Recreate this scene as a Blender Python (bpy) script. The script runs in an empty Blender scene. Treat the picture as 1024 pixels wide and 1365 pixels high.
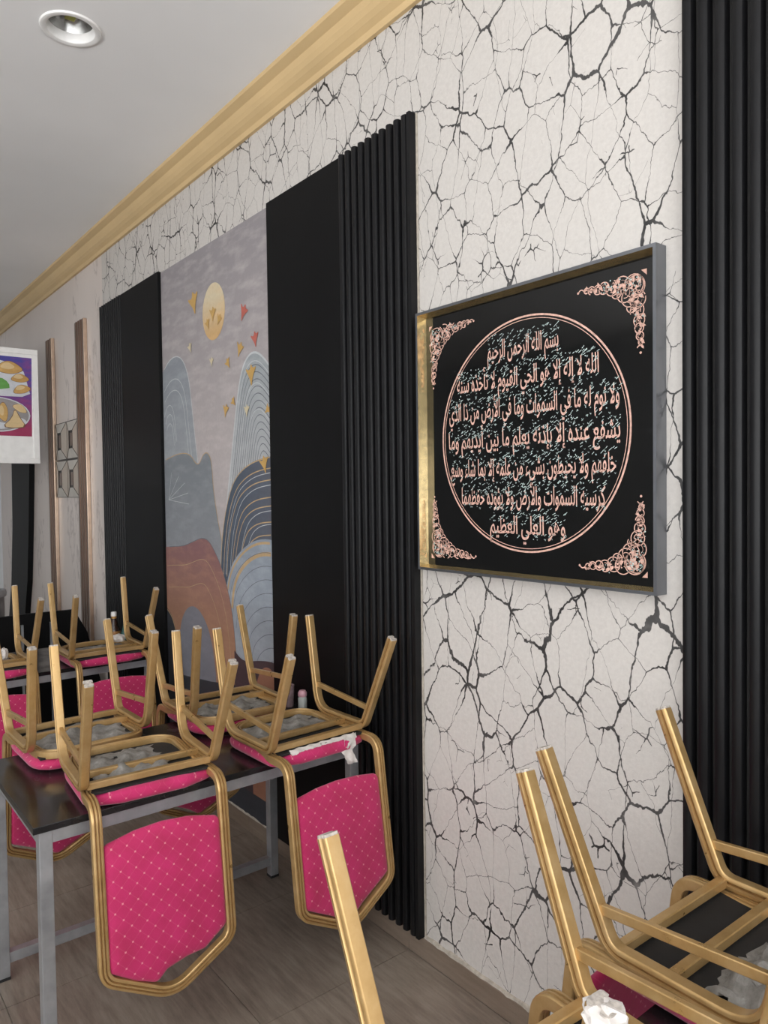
import bpy, bmesh, math, random
from mathutils import Vector, Matrix
random.seed(7)
PI = math.pi
C = bpy.context.scene.collection

# ------------------------------------------------------------------ camera
cd = bpy.data.cameras.new('camera')
cd.sensor_fit = 'VERTICAL'; cd.sensor_height = 36.0; cd.sensor_width = 27.0
cd.lens = 982.0 / 1365.0 * 36.0
cd.clip_start = 0.02; cd.clip_end = 100
cam = bpy.data.objects.new('camera', cd); C.objects.link(cam)
YAW, PITCH, ROLL = 0.896581, 0.028078, 0.012784
f = Vector((-math.sin(YAW) * math.cos(PITCH), math.cos(YAW) * math.cos(PITCH), -math.sin(PITCH)))
r = f.cross(Vector((0, 0, 1))).normalized(); d = f.cross(r)
rr = math.cos(ROLL) * r + math.sin(ROLL) * d
dd = -math.sin(ROLL) * r + math.cos(ROLL) * d
mat = Matrix.Identity(4)
for i in range(3):
    mat[i][0] = rr[i]; mat[i][1] = -dd[i]; mat[i][2] = -f[i]
mat[0][3], mat[1][3], mat[2][3] = 0, 0, 1.654
cam.matrix_world = mat
bpy.context.scene.camera = cam

# ------------------------------------------------------------------ light
sc = bpy.context.scene
sc.view_settings.view_transform = 'Standard'
sc.view_settings.look = 'None'
sc.view_settings.gamma = 1.0
sc.view_settings.use_curve_mapping = False
sc.view_settings.exposure = 0.0
w = bpy.data.worlds.new('daylight'); sc.world = w; w.use_nodes = True
nt = w.node_tree; bg = nt.nodes['Background']
bg.inputs['Color'].default_value = (0.93, 0.97, 1.0, 1); bg.inputs['Strength'].default_value = 1.8

def area(name, loc, target, sx, sy, power, col=(1, 1, 1)):
    l = bpy.data.lights.new(name, 'AREA'); l.shape = 'RECTANGLE'; l.size = sx; l.size_y = sy
    l.energy = power; l.color = col
    o = bpy.data.objects.new(name, l); C.objects.link(o); o.location = loc
    o.rotation_euler = (Vector(target) - Vector(loc)).to_track_quat('-Z', 'Y').to_euler()
    return o
# daylight through the glazed shop front; the side lamp is added fill light
area('shopfront_daylight', (3.02, -0.9, 1.70), (1.02, -0.9, 5.4), 4.2, 2.3, 225, (0.985, 0.99, 1.0))
area('side_fill_light', (-0.25, -3.95, 1.75), (-0.85, -2.35, 5.6), 5.9, 2.3, 305, (0.99, 0.99, 0.99))

# ------------------------------------------------------------------ materials
def new_mat(name):
    m = bpy.data.materials.new(name); m.use_nodes = True
    return m, m.node_tree, m.node_tree.nodes['Principled BSDF']
def N(nt, t, **kw):
    n = nt.nodes.new(t)
    for k, v in kw.items(): setattr(n, k, v)
    return n
def L(nt, a, b): nt.links.new(a, b)
def math_(nt, op, a, b=None, clamp=False):
    n = N(nt, 'ShaderNodeMath', operation=op); n.use_clamp = clamp
    for i, v in enumerate((a, b)):
        if v is None: continue
        if isinstance(v, (int, float)): n.inputs[i].default_value = v
        else: L(nt, v, n.inputs[i])
    return n.outputs[0]
def ramp(nt, fac, stops, interp='LINEAR'):
    n = N(nt, 'ShaderNodeValToRGB'); n.color_ramp.interpolation = interp
    e = n.color_ramp.elements
    while len(e) < len(stops): e.new(0.5)
    for i, (p, c) in enumerate(stops):
        e[i].position = p; e[i].color = (*c, 1) if len(c) == 3 else c
    L(nt, fac, n.inputs[0]); return n.outputs[0]
def mixc(nt, fac, a, b):
    n = N(nt, 'ShaderNodeMix', data_type='RGBA')
    for i, v in ((0, fac), (6, a), (7, b)):
        if isinstance(v, (int, float)): n.inputs[i].default_value = v
        elif isinstance(v, tuple): n.inputs[i].default_value = (*v, 1)
        else: L(nt, v, n.inputs[i])
    return n.outputs[2]
def noise(nt, vec, scale, detail=3, rough=0.5, out=0):
    n = N(nt, 'ShaderNodeTexNoise'); n.inputs['Scale'].default_value = scale
    n.inputs['Detail'].default_value = detail; n.inputs['Roughness'].default_value = rough
    if vec is not None: L(nt, vec, n.inputs['Vector'])
    return n.outputs[out]
def coords(nt, which='Object', scale=(1, 1, 1), rot=(0, 0, 0)):
    t = N(nt, 'ShaderNodeTexCoord'); m = N(nt, 'ShaderNodeMapping')
    m.inputs['Scale'].default_value = scale; m.inputs['Rotation'].default_value = rot
    L(nt, t.outputs[which], m.inputs['Vector']); return m.outputs[0]
def bump(nt, p, h, strength, dist):
    b = N(nt, 'ShaderNodeBump'); b.inputs['Strength'].default_value = strength
    b.inputs['Distance'].default_value = dist
    L(nt, h, b.inputs['Height']); L(nt, b.outputs[0], p.inputs['Normal'])
def plain(name, col, rough=0.5, metal=0.0, var=0.12, scale=30, bmp=0.0, spec=None, stretch=(1, 1, 1)):
    m, nt, p = new_mat(name)
    p.inputs['Roughness'].default_value = rough; p.inputs['Metallic'].default_value = metal
    if spec is not None: p.inputs['Specular IOR Level'].default_value = spec
    v = coords(nt, scale=stretch); n = noise(nt, v, scale)
    a = tuple(c * (1 - var) for c in col); b = tuple(min(1, c * (1 + var)) for c in col)
    L(nt, ramp(nt, n, [(0.3, a), (0.7, b)]), p.inputs['Base Color'])
    if bmp: bump(nt, p, n, bmp, 0.002)
    return m

MAT = {}
MAT['ceiling'] = plain('ceiling_paint', (0.85, 0.845, 0.84), 0.75, var=0.03, scale=1.5)
MAT['cove'] = plain('cove_paint', (0.60, 0.43, 0.22), 0.55, var=0.06, scale=3)
MAT['white_wall'] = plain('white_wall_paint', (0.62, 0.64, 0.66), 0.4, var=0.03, scale=2)
MAT['black'] = plain('black_laminate', (0.004, 0.004, 0.0043), 0.5, var=0.15, scale=6, spec=0.14)
MAT['slat_black'] = plain('black_slat', (0.005, 0.005, 0.0058), 0.42, var=0.15, scale=8, spec=0.26)
MAT['steel'] = plain('brushed_steel', (0.38, 0.39, 0.405), 0.38, 0.6, var=0.2, scale=14, stretch=(1, 1, 1))
MAT['white'] = plain('white_plastic', (0.82, 0.81, 0.79), 0.35, var=0.04, scale=20)
MAT['foot'] = plain('worn_foot_cap', (0.42, 0.38, 0.34), 0.7, var=0.35, scale=160, bmp=0.4)
MAT['board'] = plain('black_seat_board', (0.012, 0.011, 0.011), 0.8, var=0.3, scale=20)
MAT['grout'] = plain('white_grout', (0.42, 0.38, 0.32), 0.8, var=0.2, scale=60, bmp=0.5)
MAT['frame_silver'] = plain('silver_frame', (0.22, 0.23, 0.25), 0.28, 0.9, var=0.08, scale=10)
MAT['frame_gold'] = plain('gold_frame_inner', (0.84, 0.64, 0.32), 0.17, 0.85, var=0.2, scale=60, stretch=(1, 1, 1))
MAT['art_black'] = plain('black_glass', (0.003, 0.003, 0.003), 0.06, var=0.1, scale=3, spec=0.5)
MAT['rose'] = plain('rose_gold_print', (0.62, 0.38, 0.31), 0.5, var=0.25, scale=90)
MAT['glitter'] = plain('glitter_print', (0.42, 0.52, 0.50), 0.3, var=0.7, scale=260)
MAT['bronze'] = plain('bronze_strip', (0.20, 0.135, 0.10), 0.33, 0.65, var=0.15, scale=20, stretch=(1, 1, 0.1))
MAT['bronze_edge'] = plain('bronze_edge', (0.60, 0.45, 0.34), 0.3, 0.9, var=0.1, scale=20)
MAT['tile_beige'] = plain('beige_decor_tile', (0.43, 0.37, 0.31), 0.4, var=0.08, scale=9)
MAT['tile_beige_light'] = plain('light_decor_tile', (0.50, 0.47, 0.42), 0.4, var=0.08, scale=9)
MAT['tile_dark'] = plain('dark_decor_tile', (0.035, 0.026, 0.02), 0.45, var=0.15, scale=9)
MAT['tissue'] = plain('tissue', (0.60, 0.56, 0.53), 0.9, var=0.15, scale=40, bmp=0.4)

# worn gold lacquer on the chair frames
m, nt, p = new_mat('worn_gold'); MAT['gold'] = m
v = coords(nt); n1 = noise(nt, v, 22, 4, 0.6); n2 = noise(nt, coords(nt, scale=(1, 1, 0.25)), 130, 3, 0.6)
c = ramp(nt, n1, [(0.25, (0.44, 0.275, 0.105)), (0.5, (0.51, 0.33, 0.14)), (0.75, (0.57, 0.39, 0.19))])
c = mixc(nt, ramp(nt, n2, [(0.70, (0, 0, 0)), (0.76, (0.5, 0.5, 0.5))]), c, (0.20, 0.12, 0.06))
L(nt, c, p.inputs['Base Color']); p.inputs['Metallic'].default_value = 0.55
L(nt, ramp(nt, n1, [(0.3, (0.27,) * 3), (0.7, (0.42,) * 3)]), p.inputs['Roughness'])
m2 = m.copy(); m2.name = 'plain_gold'; MAT['gold_flat'] = m2

MAT['groove'] = plain('groove_shade_brown', (0.24, 0.125, 0.04), 0.45, 0.4, 0.3, 40)  # darker brown puts the shade of the tube grooves into the colour
# pink fabric with a quilted diamond and dot weave
def fabric(name, ax, ay):
    m, nt, p = new_mat(name)
    t = N(nt, 'ShaderNodeTexCoord'); s = N(nt, 'ShaderNodeSeparateXYZ'); L(nt, t.outputs['Object'], s.inputs[0])
    a, b = s.outputs[ax], s.outputs[ay]
    if ay == 1: a = math_(nt, 'ADD', a, s.outputs[2])
    pch = 0.030
    u = math_(nt, 'DIVIDE', math_(nt, 'ADD', a, b), pch * 1.42); q = math_(nt, 'DIVIDE', math_(nt, 'SUBTRACT', a, b), pch * 1.42)
    fu = math_(nt, 'ABSOLUTE', math_(nt, 'SUBTRACT', math_(nt, 'FRACT', u), 0.5)); fq = math_(nt, 'ABSOLUTE', math_(nt, 'SUBTRACT', math_(nt, 'FRACT', q), 0.5))
    dot = math_(nt, 'LESS_THAN', math_(nt, 'ADD', fu, fq), 0.115)
    line = math_(nt, 'MULTIPLY', math_(nt, 'LESS_THAN', math_(nt, 'MINIMUM', fu, fq), 0.020), 0.07)
    nz = noise(nt, t.outputs['Object'], 11, 3)
    base = ramp(nt, nz, [(0.3, (0.41, 0.009, 0.078)), (0.7, (0.53, 0.014, 0.125))])
    fac = math_(nt, 'MAXIMUM', math_(nt, 'MULTIPLY', dot, 0.48), line)
    L(nt, mixc(nt, fac, base, (0.85, 0.40, 0.42)), p.inputs['Base Color'])
    p.inputs['Roughness'].default_value = 0.75; p.inputs['Sheen Weight'].default_value = 0.25
    wv = noise(nt, t.outputs['Object'], 420, 2); bump(nt, p, wv, 0.3, 0.001)
    return m
MAT['pink_back'] = fabric('pink_fabric_back', 1, 2)
MAT['pink_seat'] = fabric('pink_fabric_seat', 0, 1)

# grey torn lining
m, nt, p = new_mat('torn_lining'); MAT['lining'] = m
v = coords(nt); n1 = noise(nt, v, 26, 5, 0.65)
L(nt, ramp(nt, n1, [(0.3, (0.14, 0.13, 0.115)), (0.6, (0.28, 0.265, 0.245)), (0.8, (0.42, 0.41, 0.39))]), p.inputs['Base Color'])
p.inputs['Roughness'].default_value = 0.9; bump(nt, p, n1, 0.7, 0.008)

# cracked-line wallpaper
m, nt, p = new_mat('crackle_wallpaper'); MAT['wallpaper'] = m
v0 = coords(nt)
def crack(scale, seed, thick, dist_amt, stretch, rot, thr=None):
    mp = N(nt, 'ShaderNodeMapping'); mp.inputs['Location'].default_value = (seed, 0, seed * 0.7)
    mp.inputs['Rotation'].default_value = (0, rot, 0); mp.inputs['Scale'].default_value = stretch
    L(nt, v0, mp.inputs[0])
    nn = N(nt, 'ShaderNodeTexNoise'); nn.inputs['Scale'].default_value = 5.5; nn.inputs['Detail'].default_value = 5
    nn.inputs['Roughness'].default_value = 0.62; L(nt, mp.outputs[0], nn.inputs['Vector'])
    sub = N(nt, 'ShaderNodeVectorMath', operation='SUBTRACT'); L(nt, nn.outputs['Color'], sub.inputs[0]); sub.inputs[1].default_value = (0.5, 0.5, 0.5)
    sc_ = N(nt, 'ShaderNodeVectorMath', operation='SCALE'); L(nt, sub.outputs[0], sc_.inputs[0]); sc_.inputs['Scale'].default_value = dist_amt
    ad = N(nt, 'ShaderNodeVectorMath', operation='ADD'); L(nt, mp.outputs[0], ad.inputs[0]); L(nt, sc_.outputs[0], ad.inputs[1])
    # flatten the pattern to the wall plane (x, z)
    sp = N(nt, 'ShaderNodeSeparateXYZ'); L(nt, ad.outputs[0], sp.inputs[0])
    cb = N(nt, 'ShaderNodeCombineXYZ'); L(nt, sp.outputs[0], cb.inputs[0]); L(nt, sp.outputs[2], cb.inputs[1])
    vo = N(nt, 'ShaderNodeTexVoronoi', voronoi_dimensions='2D', feature='DISTANCE_TO_EDGE'); vo.inputs['Scale'].default_value = scale
    vo.inputs['Randomness'].default_value = 1.0
    L(nt, cb.outputs[0], vo.inputs['Vector'])
    # two nearest-feature distances mark the knots where three lines meet
    f1 = N(nt, 'ShaderNodeTexVoronoi', voronoi_dimensions='2D', feature='F1'); f1.inputs['Scale'].default_value = scale
    f1.inputs['Randomness'].default_value = 1.0; L(nt, cb.outputs[0], f1.inputs['Vector'])
    knot = math_(nt, 'MULTIPLY', math_(nt, 'SUBTRACT', f1.outputs['Distance'], 0.53, True), 0.075)
    wn = noise(nt, v0, 9 + seed, 4, 0.6)
    wmod = math_(nt, 'MULTIPLY', math_(nt, 'SUBTRACT', wn, 0.38, True), thick * 3.2)
    width = math_(nt, 'ADD', wmod, knot)
    width = math_(nt, 'ADD', width, thick * 0.35)
    ln = math_(nt, 'DIVIDE', math_(nt, 'SUBTRACT', math_(nt, 'ADD', width, 0.0055), vo.outputs['Distance']), 0.008, True)
    if thr is not None:
        gate = math_(nt, 'GREATER_THAN', noise(nt, v0, 3.1 + seed, 2), thr)
        ln = math_(nt, 'MULTIPLY', ln, gate)
    return ln
a = crack(8.6, 1.3, 0.0048, 0.085, (1.0, 1.0, 0.74), 0.35)
b = crack(7.4, 7.7, 0.0030, 0.10, (1.15, 1.0, 0.62), -0.5)
c2 = crack(15.0, 4.1, 0.0040, 0.06, (1.0, 1.0, 0.8), 0.1, 0.60)
ln = math_(nt, 'MAXIMUM', math_(nt, 'MAXIMUM', a, b), c2)
tone = ramp(nt, noise(nt, v0, 14, 3), [(0.35, (0.018, 0.017, 0.017)), (0.62, (0.07, 0.067, 0.065)), (0.78, (0.22, 0.21, 0.20))])
base = ramp(nt, noise(nt, v0, 70, 4, 0.7), [(0.35, (0.525, 0.495, 0.465)), (0.65, (0.575, 0.545, 0.51))])
L(nt, mixc(nt, ln, base, tone), p.inputs['Base Color']); p.inputs['Roughness'].default_value = 0.5
bump(nt, p, noise(nt, v0, 160, 3, 0.6), 0.35, 0.0015)

# veined marble paper at the far end
m, nt, p = new_mat('marble_wallpaper'); MAT['marble'] = m
v = coords(nt, rot=(0, 0.6, 0), scale=(1, 1, 0.35))
n1 = noise(nt, v, 3.2, 6, 0.62)
vein = math_(nt, 'ABSOLUTE', math_(nt, 'SUBTRACT', n1, 0.5))
n2 = noise(nt, v, 1.3, 3)
veinm = math_(nt, 'MULTIPLY', math_(nt, 'SUBTRACT', 1.0, math_(nt, 'DIVIDE', vein, 0.022), True), math_(nt, 'GREATER_THAN', n2, 0.5))
base = ramp(nt, n2, [(0.3, (0.60, 0.53, 0.49)), (0.7, (0.69, 0.62, 0.575))])
L(nt, mixc(nt, math_(nt, 'MULTIPLY', veinm, 0.55), base, (0.27, 0.22, 0.20)), p.inputs['Base Color'])
p.inputs['Roughness'].default_value = 0.35

# wood-look floor tile
def tilemat(name, c0, c1, rough):
    m, nt, p = new_mat(name)
    t = N(nt, 'ShaderNodeTexCoord'); o = N(nt, 'ShaderNodeObjectInfo')
    ad = N(nt, 'ShaderNodeVectorMath', operation='ADD'); L(nt, t.outputs['Object'], ad.inputs[0]); L(nt, o.outputs['Location'], ad.inputs[1])
    mp = N(nt, 'ShaderNodeMapping'); mp.inputs['Scale'].default_value = (1.2, 9, 9); L(nt, ad.outputs[0], mp.inputs[0])
    g = noise(nt, mp.outputs[0], 5, 6, 0.65); big = noise(nt, ad.outputs[0], 2.2, 3)
    f_ = math_(nt, 'ADD', math_(nt, 'MULTIPLY', g, 0.6), math_(nt, 'MULTIPLY', big, 0.4))
    L(nt, ramp(nt, f_, [(0.36, c0), (0.62, c1)]), p.inputs['Base Color'])
    L(nt, ramp(nt, big, [(0.3, (rough,) * 3), (0.7, (rough + 0.15,) * 3)]), p.inputs['Roughness'])
    return m
MAT['floor'] = tilemat('wood_look_tile', (0.145, 0.112, 0.088), (0.29, 0.24, 0.195), 0.32)
MAT['skirt'] = tilemat('skirting_tile', (0.15, 0.110, 0.080), (0.22, 0.17, 0.13), 0.4)
MAT['joint'] = plain('floor_joint', (0.26, 0.235, 0.20), 0.8, var=0.15)

# black stone-look table top with smears
m, nt, p = new_mat('black_table_top'); MAT['top'] = m
v = coords(nt); n1 = noise(nt, v, 6, 4, 0.6)
L(nt, ramp(nt, n1, [(0.3, (0.008, 0.008, 0.009)), (0.75, (0.020, 0.019, 0.019))]), p.inputs['Base Color'])
L(nt, ramp(nt, n1, [(0.35, (0.12,) * 3), (0.7, (0.32,) * 3)]), p.inputs['Roughness'])

def flat(name, col, col2=None, axis='Z', lo=0, hi=1, rough=0.6, var=0.0):
    """flat print colour, optionally a printed gradient along one axis of the object"""
    m, nt, p = new_mat(name); p.inputs['Roughness'].default_value = rough
    t = N(nt, 'ShaderNodeTexCoord')
    nz = noise(nt, t.outputs['Object'], 60, 3)
    if col2:
        s = N(nt, 'ShaderNodeSeparateXYZ'); L(nt, t.outputs['Object'], s.inputs[0])
        mr = N(nt, 'ShaderNodeMapRange'); mr.inputs[1].default_value = lo; mr.inputs[2].default_value = hi
        L(nt, s.outputs[axis], mr.inputs[0])
        c = mixc(nt, mr.outputs[0], col, col2)
    else:
        c = mixc(nt, 0.0, col, col)
    flow = noise(nt, coords(nt, scale=(1, 1, 3.0)), 7, 5, 0.6)
    c = mixc(nt, ramp(nt, flow, [(0.45, (0, 0, 0)), (0.75, (0.45,) * 3)]), c, tuple(min(x * 1.35 + 0.02, 1) for x in col))
    c = mixc(nt, math_(nt, 'MULTIPLY', nz, 0.30), c, tuple(x * 0.5 for x in col))
    L(nt, c, p.inputs['Base Color'])
    return m

# ------------------------------------------------------------------ mesh helpers
def obj(name, bm, mt, parent=None, smooth=None, loc=None):
    me = bpy.data.meshes.new(name)
    bmesh.ops.recalc_face_normals(bm, faces=bm.faces)
    bm.to_mesh(me); bm.free()
    for x in (mt if isinstance(mt, (list, tuple)) else [mt]): me.materials.append(MAT[x] if isinstance(x, str) else x)
    if smooth is not None:
        me.shade_smooth(); me.set_sharp_from_angle(angle=math.radians(smooth))
    o = bpy.data.objects.new(name, me); C.objects.link(o)
    if parent: o.parent = parent
    if loc: o.location = loc
    return o
def thing(name, label, cat, loc=(0, 0, 0), rotz=0, group=None):
    o = bpy.data.objects.new(name, None); C.objects.link(o); o.empty_display_size = 0.1
    o.location = loc; o.rotation_euler = (0, 0, rotz); o['label'] = label; o['category'] = cat
    if group: o['group'] = group
    return o
def tag(o, label, cat, group=None):
    o['label'] = label; o['category'] = cat
    if group: o['group'] = group
    return o
def struct(name, bm, mt, parent=None, **k):
    o = obj(name, bm, mt, parent, **k); o['kind'] = 'structure'; return o
def box(bm, x0, x1, y0, y1, z0, z1, bev=0.0, mi=0):
    b = bmesh.new()
    vs = [b.verts.new((x, y, z)) for x in (x0, x1) for y in (y0, y1) for z in (z0, z1)]
    for q in ((0, 1, 3, 2), (4, 6, 7, 5), (0, 4, 5, 1), (2, 3, 7, 6), (0, 2, 6, 4), (1, 5, 7, 3)):
        b.faces.new([vs[i] for i in q])
    if bev: bmesh.ops.bevel(b, geom=b.edges[:], offset=bev, segments=2, affect='EDGES', profile=0.6)
    for fc in b.faces: fc.material_index = mi
    tmp = bpy.data.meshes.new('tmp'); b.to_mesh(tmp); b.free(); bm.from_mesh(tmp); bpy.data.meshes.remove(tmp)
    return bm
def B(*a, **k): return box(bmesh.new(), *a, **k)
def lathe(bm, prof, seg=24, cx=0, cy=0, mi=0):
    rings = []
    for r_, z in prof:
        if r_ < 1e-5: rings.append([bm.verts.new((cx, cy, z))])
        else: rings.append([bm.verts.new((cx + r_ * math.cos(2 * PI * i / seg), cy + r_ * math.sin(2 * PI * i / seg), z)) for i in range(seg)])
    for a, b in zip(rings, rings[1:]):
        for i in range(seg):
            j = (i + 1) % seg
            if len(a) == 1 and len(b) == 1: continue
            if len(a) == 1: fc = bm.faces.new((a[0], b[i], b[j]))
            elif len(b) == 1: fc = bm.faces.new((a[i], a[j], b[0]))
            else: fc = bm.faces.new((a[i], a[j], b[j], b[i]))
            fc.material_index = mi
    return bm
def prism(bm, pts, y0, y1, mi=0, axis='y'):
    """polygon given in (x,z), extruded along y"""
    def P(a, b, t): return (a, t, b) if axis == 'y' else ((t, a, b) if axis == 'x' else (a, b, t))
    A = [bm.verts.new(P(a, b, y0)) for a, b in pts]; D = [bm.verts.new(P(a, b, y1)) for a, b in pts]
    n = len(pts)
    fs = [bm.faces.new(A), bm.faces.new(D[::-1])] + [bm.faces.new((A[i], D[i], D[(i + 1) % n], A[(i + 1) % n])) for i in range(n)]
    for fc in fs: fc.material_index = mi
    return bm
def fillet(pts, radii, seg=6, closed=False):
    """round the corners of a 3-D polyline"""
    P = [Vector(p_) for p_ in pts]; n = len(P); out = []
    for i in range(n):
        rd = radii[i] if isinstance(radii, (list, tuple)) else radii
        if (not closed and i in (0, n - 1)) or rd <= 0: out.append(P[i]); continue
        a, b, c_ = P[(i - 1) % n], P[i], P[(i + 1) % n]
        u, v_ = (a - b).normalized(), (c_ - b).normalized()
        ang = u.angle(v_); t = min(rd / max(math.tan(ang / 2), 1e-3), (a - b).length * 0.49, (c_ - b).length * 0.49)
        p0, p1 = b + u * t, b + v_ * t
        for k in range(seg + 1):
            s = k / seg; out.append(p0 * (1 - s) ** 2 + b * 2 * s * (1 - s) + p1 * s * s)
    return out
def sweep(bm, path, prof, up, closed=False, cap=True, mi=0, low=None):
    n = len(path); rings = []
    up = Vector(up).normalized()
    for i in range(n):
        a = path[(i - 1) % n] if (closed or i > 0) else path[i]
        b = path[(i + 1) % n] if (closed or i < n - 1) else path[i]
        t = (b - a).normalized()
        s = up - t * up.dot(t)
        if s.length < 1e-4: s = t.orthogonal()
        s.normalize(); up = s if not closed else up
        q = t.cross(s)
        rings.append([bm.verts.new(path[i] + s * x + q * y) for x, y in prof])
    m_ = len(prof)
    for i in range(n if closed else n - 1):
        A, D = rings[i], rings[(i + 1) % n]
        for j in range(m_):
            k = (j + 1) % m_
            fc = bm.faces.new((A[j], A[k], D[k], D[j])); fc.material_index = 1 if low and abs(prof[j][0]) < low and abs(prof[k][0]) < low and abs(prof[j][0] - prof[k][0]) < 1e-4 and abs(prof[j][1]) < 0.0075 else mi
    if cap and not closed:
        bm.faces.new(rings[0][::-1]).material_index = mi; bm.faces.new(rings[-1]).material_index = mi
    return bm
def groove(a, b, deep=0.80):
    """rectangular tube section with two shallow grooves on each face"""
    side = [(-0.88, 1.0), (-0.42, 1.0), (-0.30, deep), (-0.16, deep), (0.0, 1.02), (0.16, deep), (0.30, deep), (0.42, 1.0), (0.88, 1.0)]
    out = []
    for (ux, uy, vx, vy, la, lb) in ((1, 0, 0, 1, a, b), (0, -1, 1, 0, b, a), (-1, 0, 0, -1, a, b), (0, 1, -1, 0, b, a)):
        for s, h in side: out.append((s * la * ux + h * lb * vx, s * la * uy + h * lb * vy))
    return out
def half_groove(a, b, g_=None):
    """tube section with two grooves on its outer faces (normal +-x) and plain, slightly convex faces between"""
    g_ = g_ or [(-0.88, 0.94), (-0.72, 1.0), (-0.50, 1.0), (-0.40, 0.68), (-0.26, 0.68), (-0.14, 1.02), (0.14, 1.02), (0.26, 0.68), (0.40, 0.68), (0.50, 1.0), (0.72, 1.0), (0.88, 0.94)]
    out = [(a * h, b * s) for s, h in g_]
    out += [(a * s, b * h) for s, h in ((0.80, 1.0), (0.0, 1.03), (-0.80, 1.0))]
    out += [(-a * h, -b * s) for s, h in g_]
    out += [(a * s, -b * h) for s, h in ((-0.80, 1.0), (0.0, 1.03), (0.80, 1.0))]
    return out
GROOVE = half_groove(0.0130, 0.0145)
LEGP = half_groove(0.0130, 0.0140, [(-0.92, 0.90), (-0.78, 1.0), (-0.34, 1.02), (-0.20, 0.62), (0.20, 0.62), (0.34, 1.02), (0.78, 1.0), (0.92, 0.90)])
RECT = [(-.008, -.010), (.008, -.010), (.010, -.008), (.010, .008), (.008, .010), (-.008, .010), (-.010, .008), (-.010, -.008)]

# ------------------------------------------------------------------ setting
WX0, WX1, WY1, WY0, CZ = -8.6, 3.2, 1.70, -4.2, 3.42
# floor slab with a field of tiles
struct('floor', B(WX0, WX1, WY0, WY1 + 0.1, -0.10, -0.004), 'joint')
floor = bpy.data.objects['floor']
T = 0.60; tb = bmesh.new(); box(tb, 0.0015, T - 0.0015, 0.0015, T - 0.0015, -0.010, 0.0, bev=0.0)
first = obj('tile', tb, 'floor', floor); first.location = (WX0, WY1 - 0.012 - T, 0)
k = 0
nx, ny = int(12 / T), 10
for i in range(nx):
    for j in range(ny):
        x = WX0 + i * T; y = WY1 - 0.012 - (j + 1) * T
        if x + T > WX1 or y < WY0: continue
        if i == 0 and j == 0: continue
        o = first.copy(); C.objects.link(o); o.parent = floor; o.location = (x, y, 0)
# wall on the right: crackle paper near, marble paper at the far end
bm = bmesh.new(); box(bm, -5.22, WX1, WY1, WY1 + 0.1, 0, CZ + 0.1, mi=0); box(bm, WX0, -5.22, WY1, WY1 + 0.1, 0, CZ + 0.1, mi=1)
struct('wall_right', bm, ['wallpaper', 'marble'])
struct('wall_back', B(WX0 - 0.1, WX0, WY0, WY1 + 0.1, 0, CZ + 0.1), 'white_wall')
# wall on the left, with a broad unseen window added for the fill light
bm = bmesh.new()
box(bm, WX0, -3.3, WY0 - 0.1, WY0, 0, CZ + 0.1); box(bm, 2.8, WX1, WY0 - 0.1, WY0, 0, CZ + 0.1)
box(bm, -3.3, 2.8, WY0 - 0.1, WY0, 0, 0.45); box(bm, -3.3, 2.8, WY0 - 0.1, WY0, 2.95, CZ + 0.1)
struct('wall_left', bm, 'white_wall')
# street front with the shop window
bm = bmesh.new()
box(bm, WX1, WX1 + 0.1, WY0, -3.1, 0, CZ + 0.1); box(bm, WX1, WX1 + 0.1, 1.6, WY1 + 0.1, 0, CZ + 0.1)
box(bm, WX1, WX1 + 0.1, -3.1, 1.6, 2.95, CZ + 0.1); box(bm, WX1, WX1 + 0.1, -3.1, 1.6, 0, 0.45)
struct('wall_front', bm, 'white_wall')
gm, nt, p = new_mat('window_glass')
tr = N(nt, 'ShaderNodeBsdfTransparent'); gl = N(nt, 'ShaderNodeBsdfGlossy'); gl.inputs['Roughness'].default_value = 0.02
mx = N(nt, 'ShaderNodeMixShader'); mx.inputs[0].default_value = 0.06
L(nt, tr.outputs[0], mx.inputs[1]); L(nt, gl.outputs[0], mx.inputs[2]); L(nt, mx.outputs[0], nt.nodes['Material Output'].inputs['Surface'])
bm = bmesh.new()
for y in (-3.1, -1.58, -0.02, 1.52): box(bm, 3.215, 3.285, y, y + 0.08, 0.45, 2.95)
for z in (0.45, 2.88): box(bm, 3.215, 3.285, -3.02, 1.52, z, z + 0.07)
struct('window_1', bm, 'steel')
struct('pane', B(3.245, 3.253, -3.02, 1.52, 0.52, 2.88), gm, bpy.data.objects['window_1'])
bm = bmesh.new()
for x in (-3.3, -1.8, -0.29, 1.215, 2.72): box(bm, x, x + 0.08, WY0 - 0.08, WY0 - 0.02, 0.45, 2.95)
for z in (0.45, 2.88): box(bm, -3.22, 2.72, WY0 - 0.08, WY0 - 0.02, z, z + 0.07)
struct('added_side_window', bm, 'steel')
struct('pane', B(-3.22, 2.72, WY0 - 0.055, WY0 - 0.047, 0.52, 2.88), gm, bpy.data.objects['added_side_window'])

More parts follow.
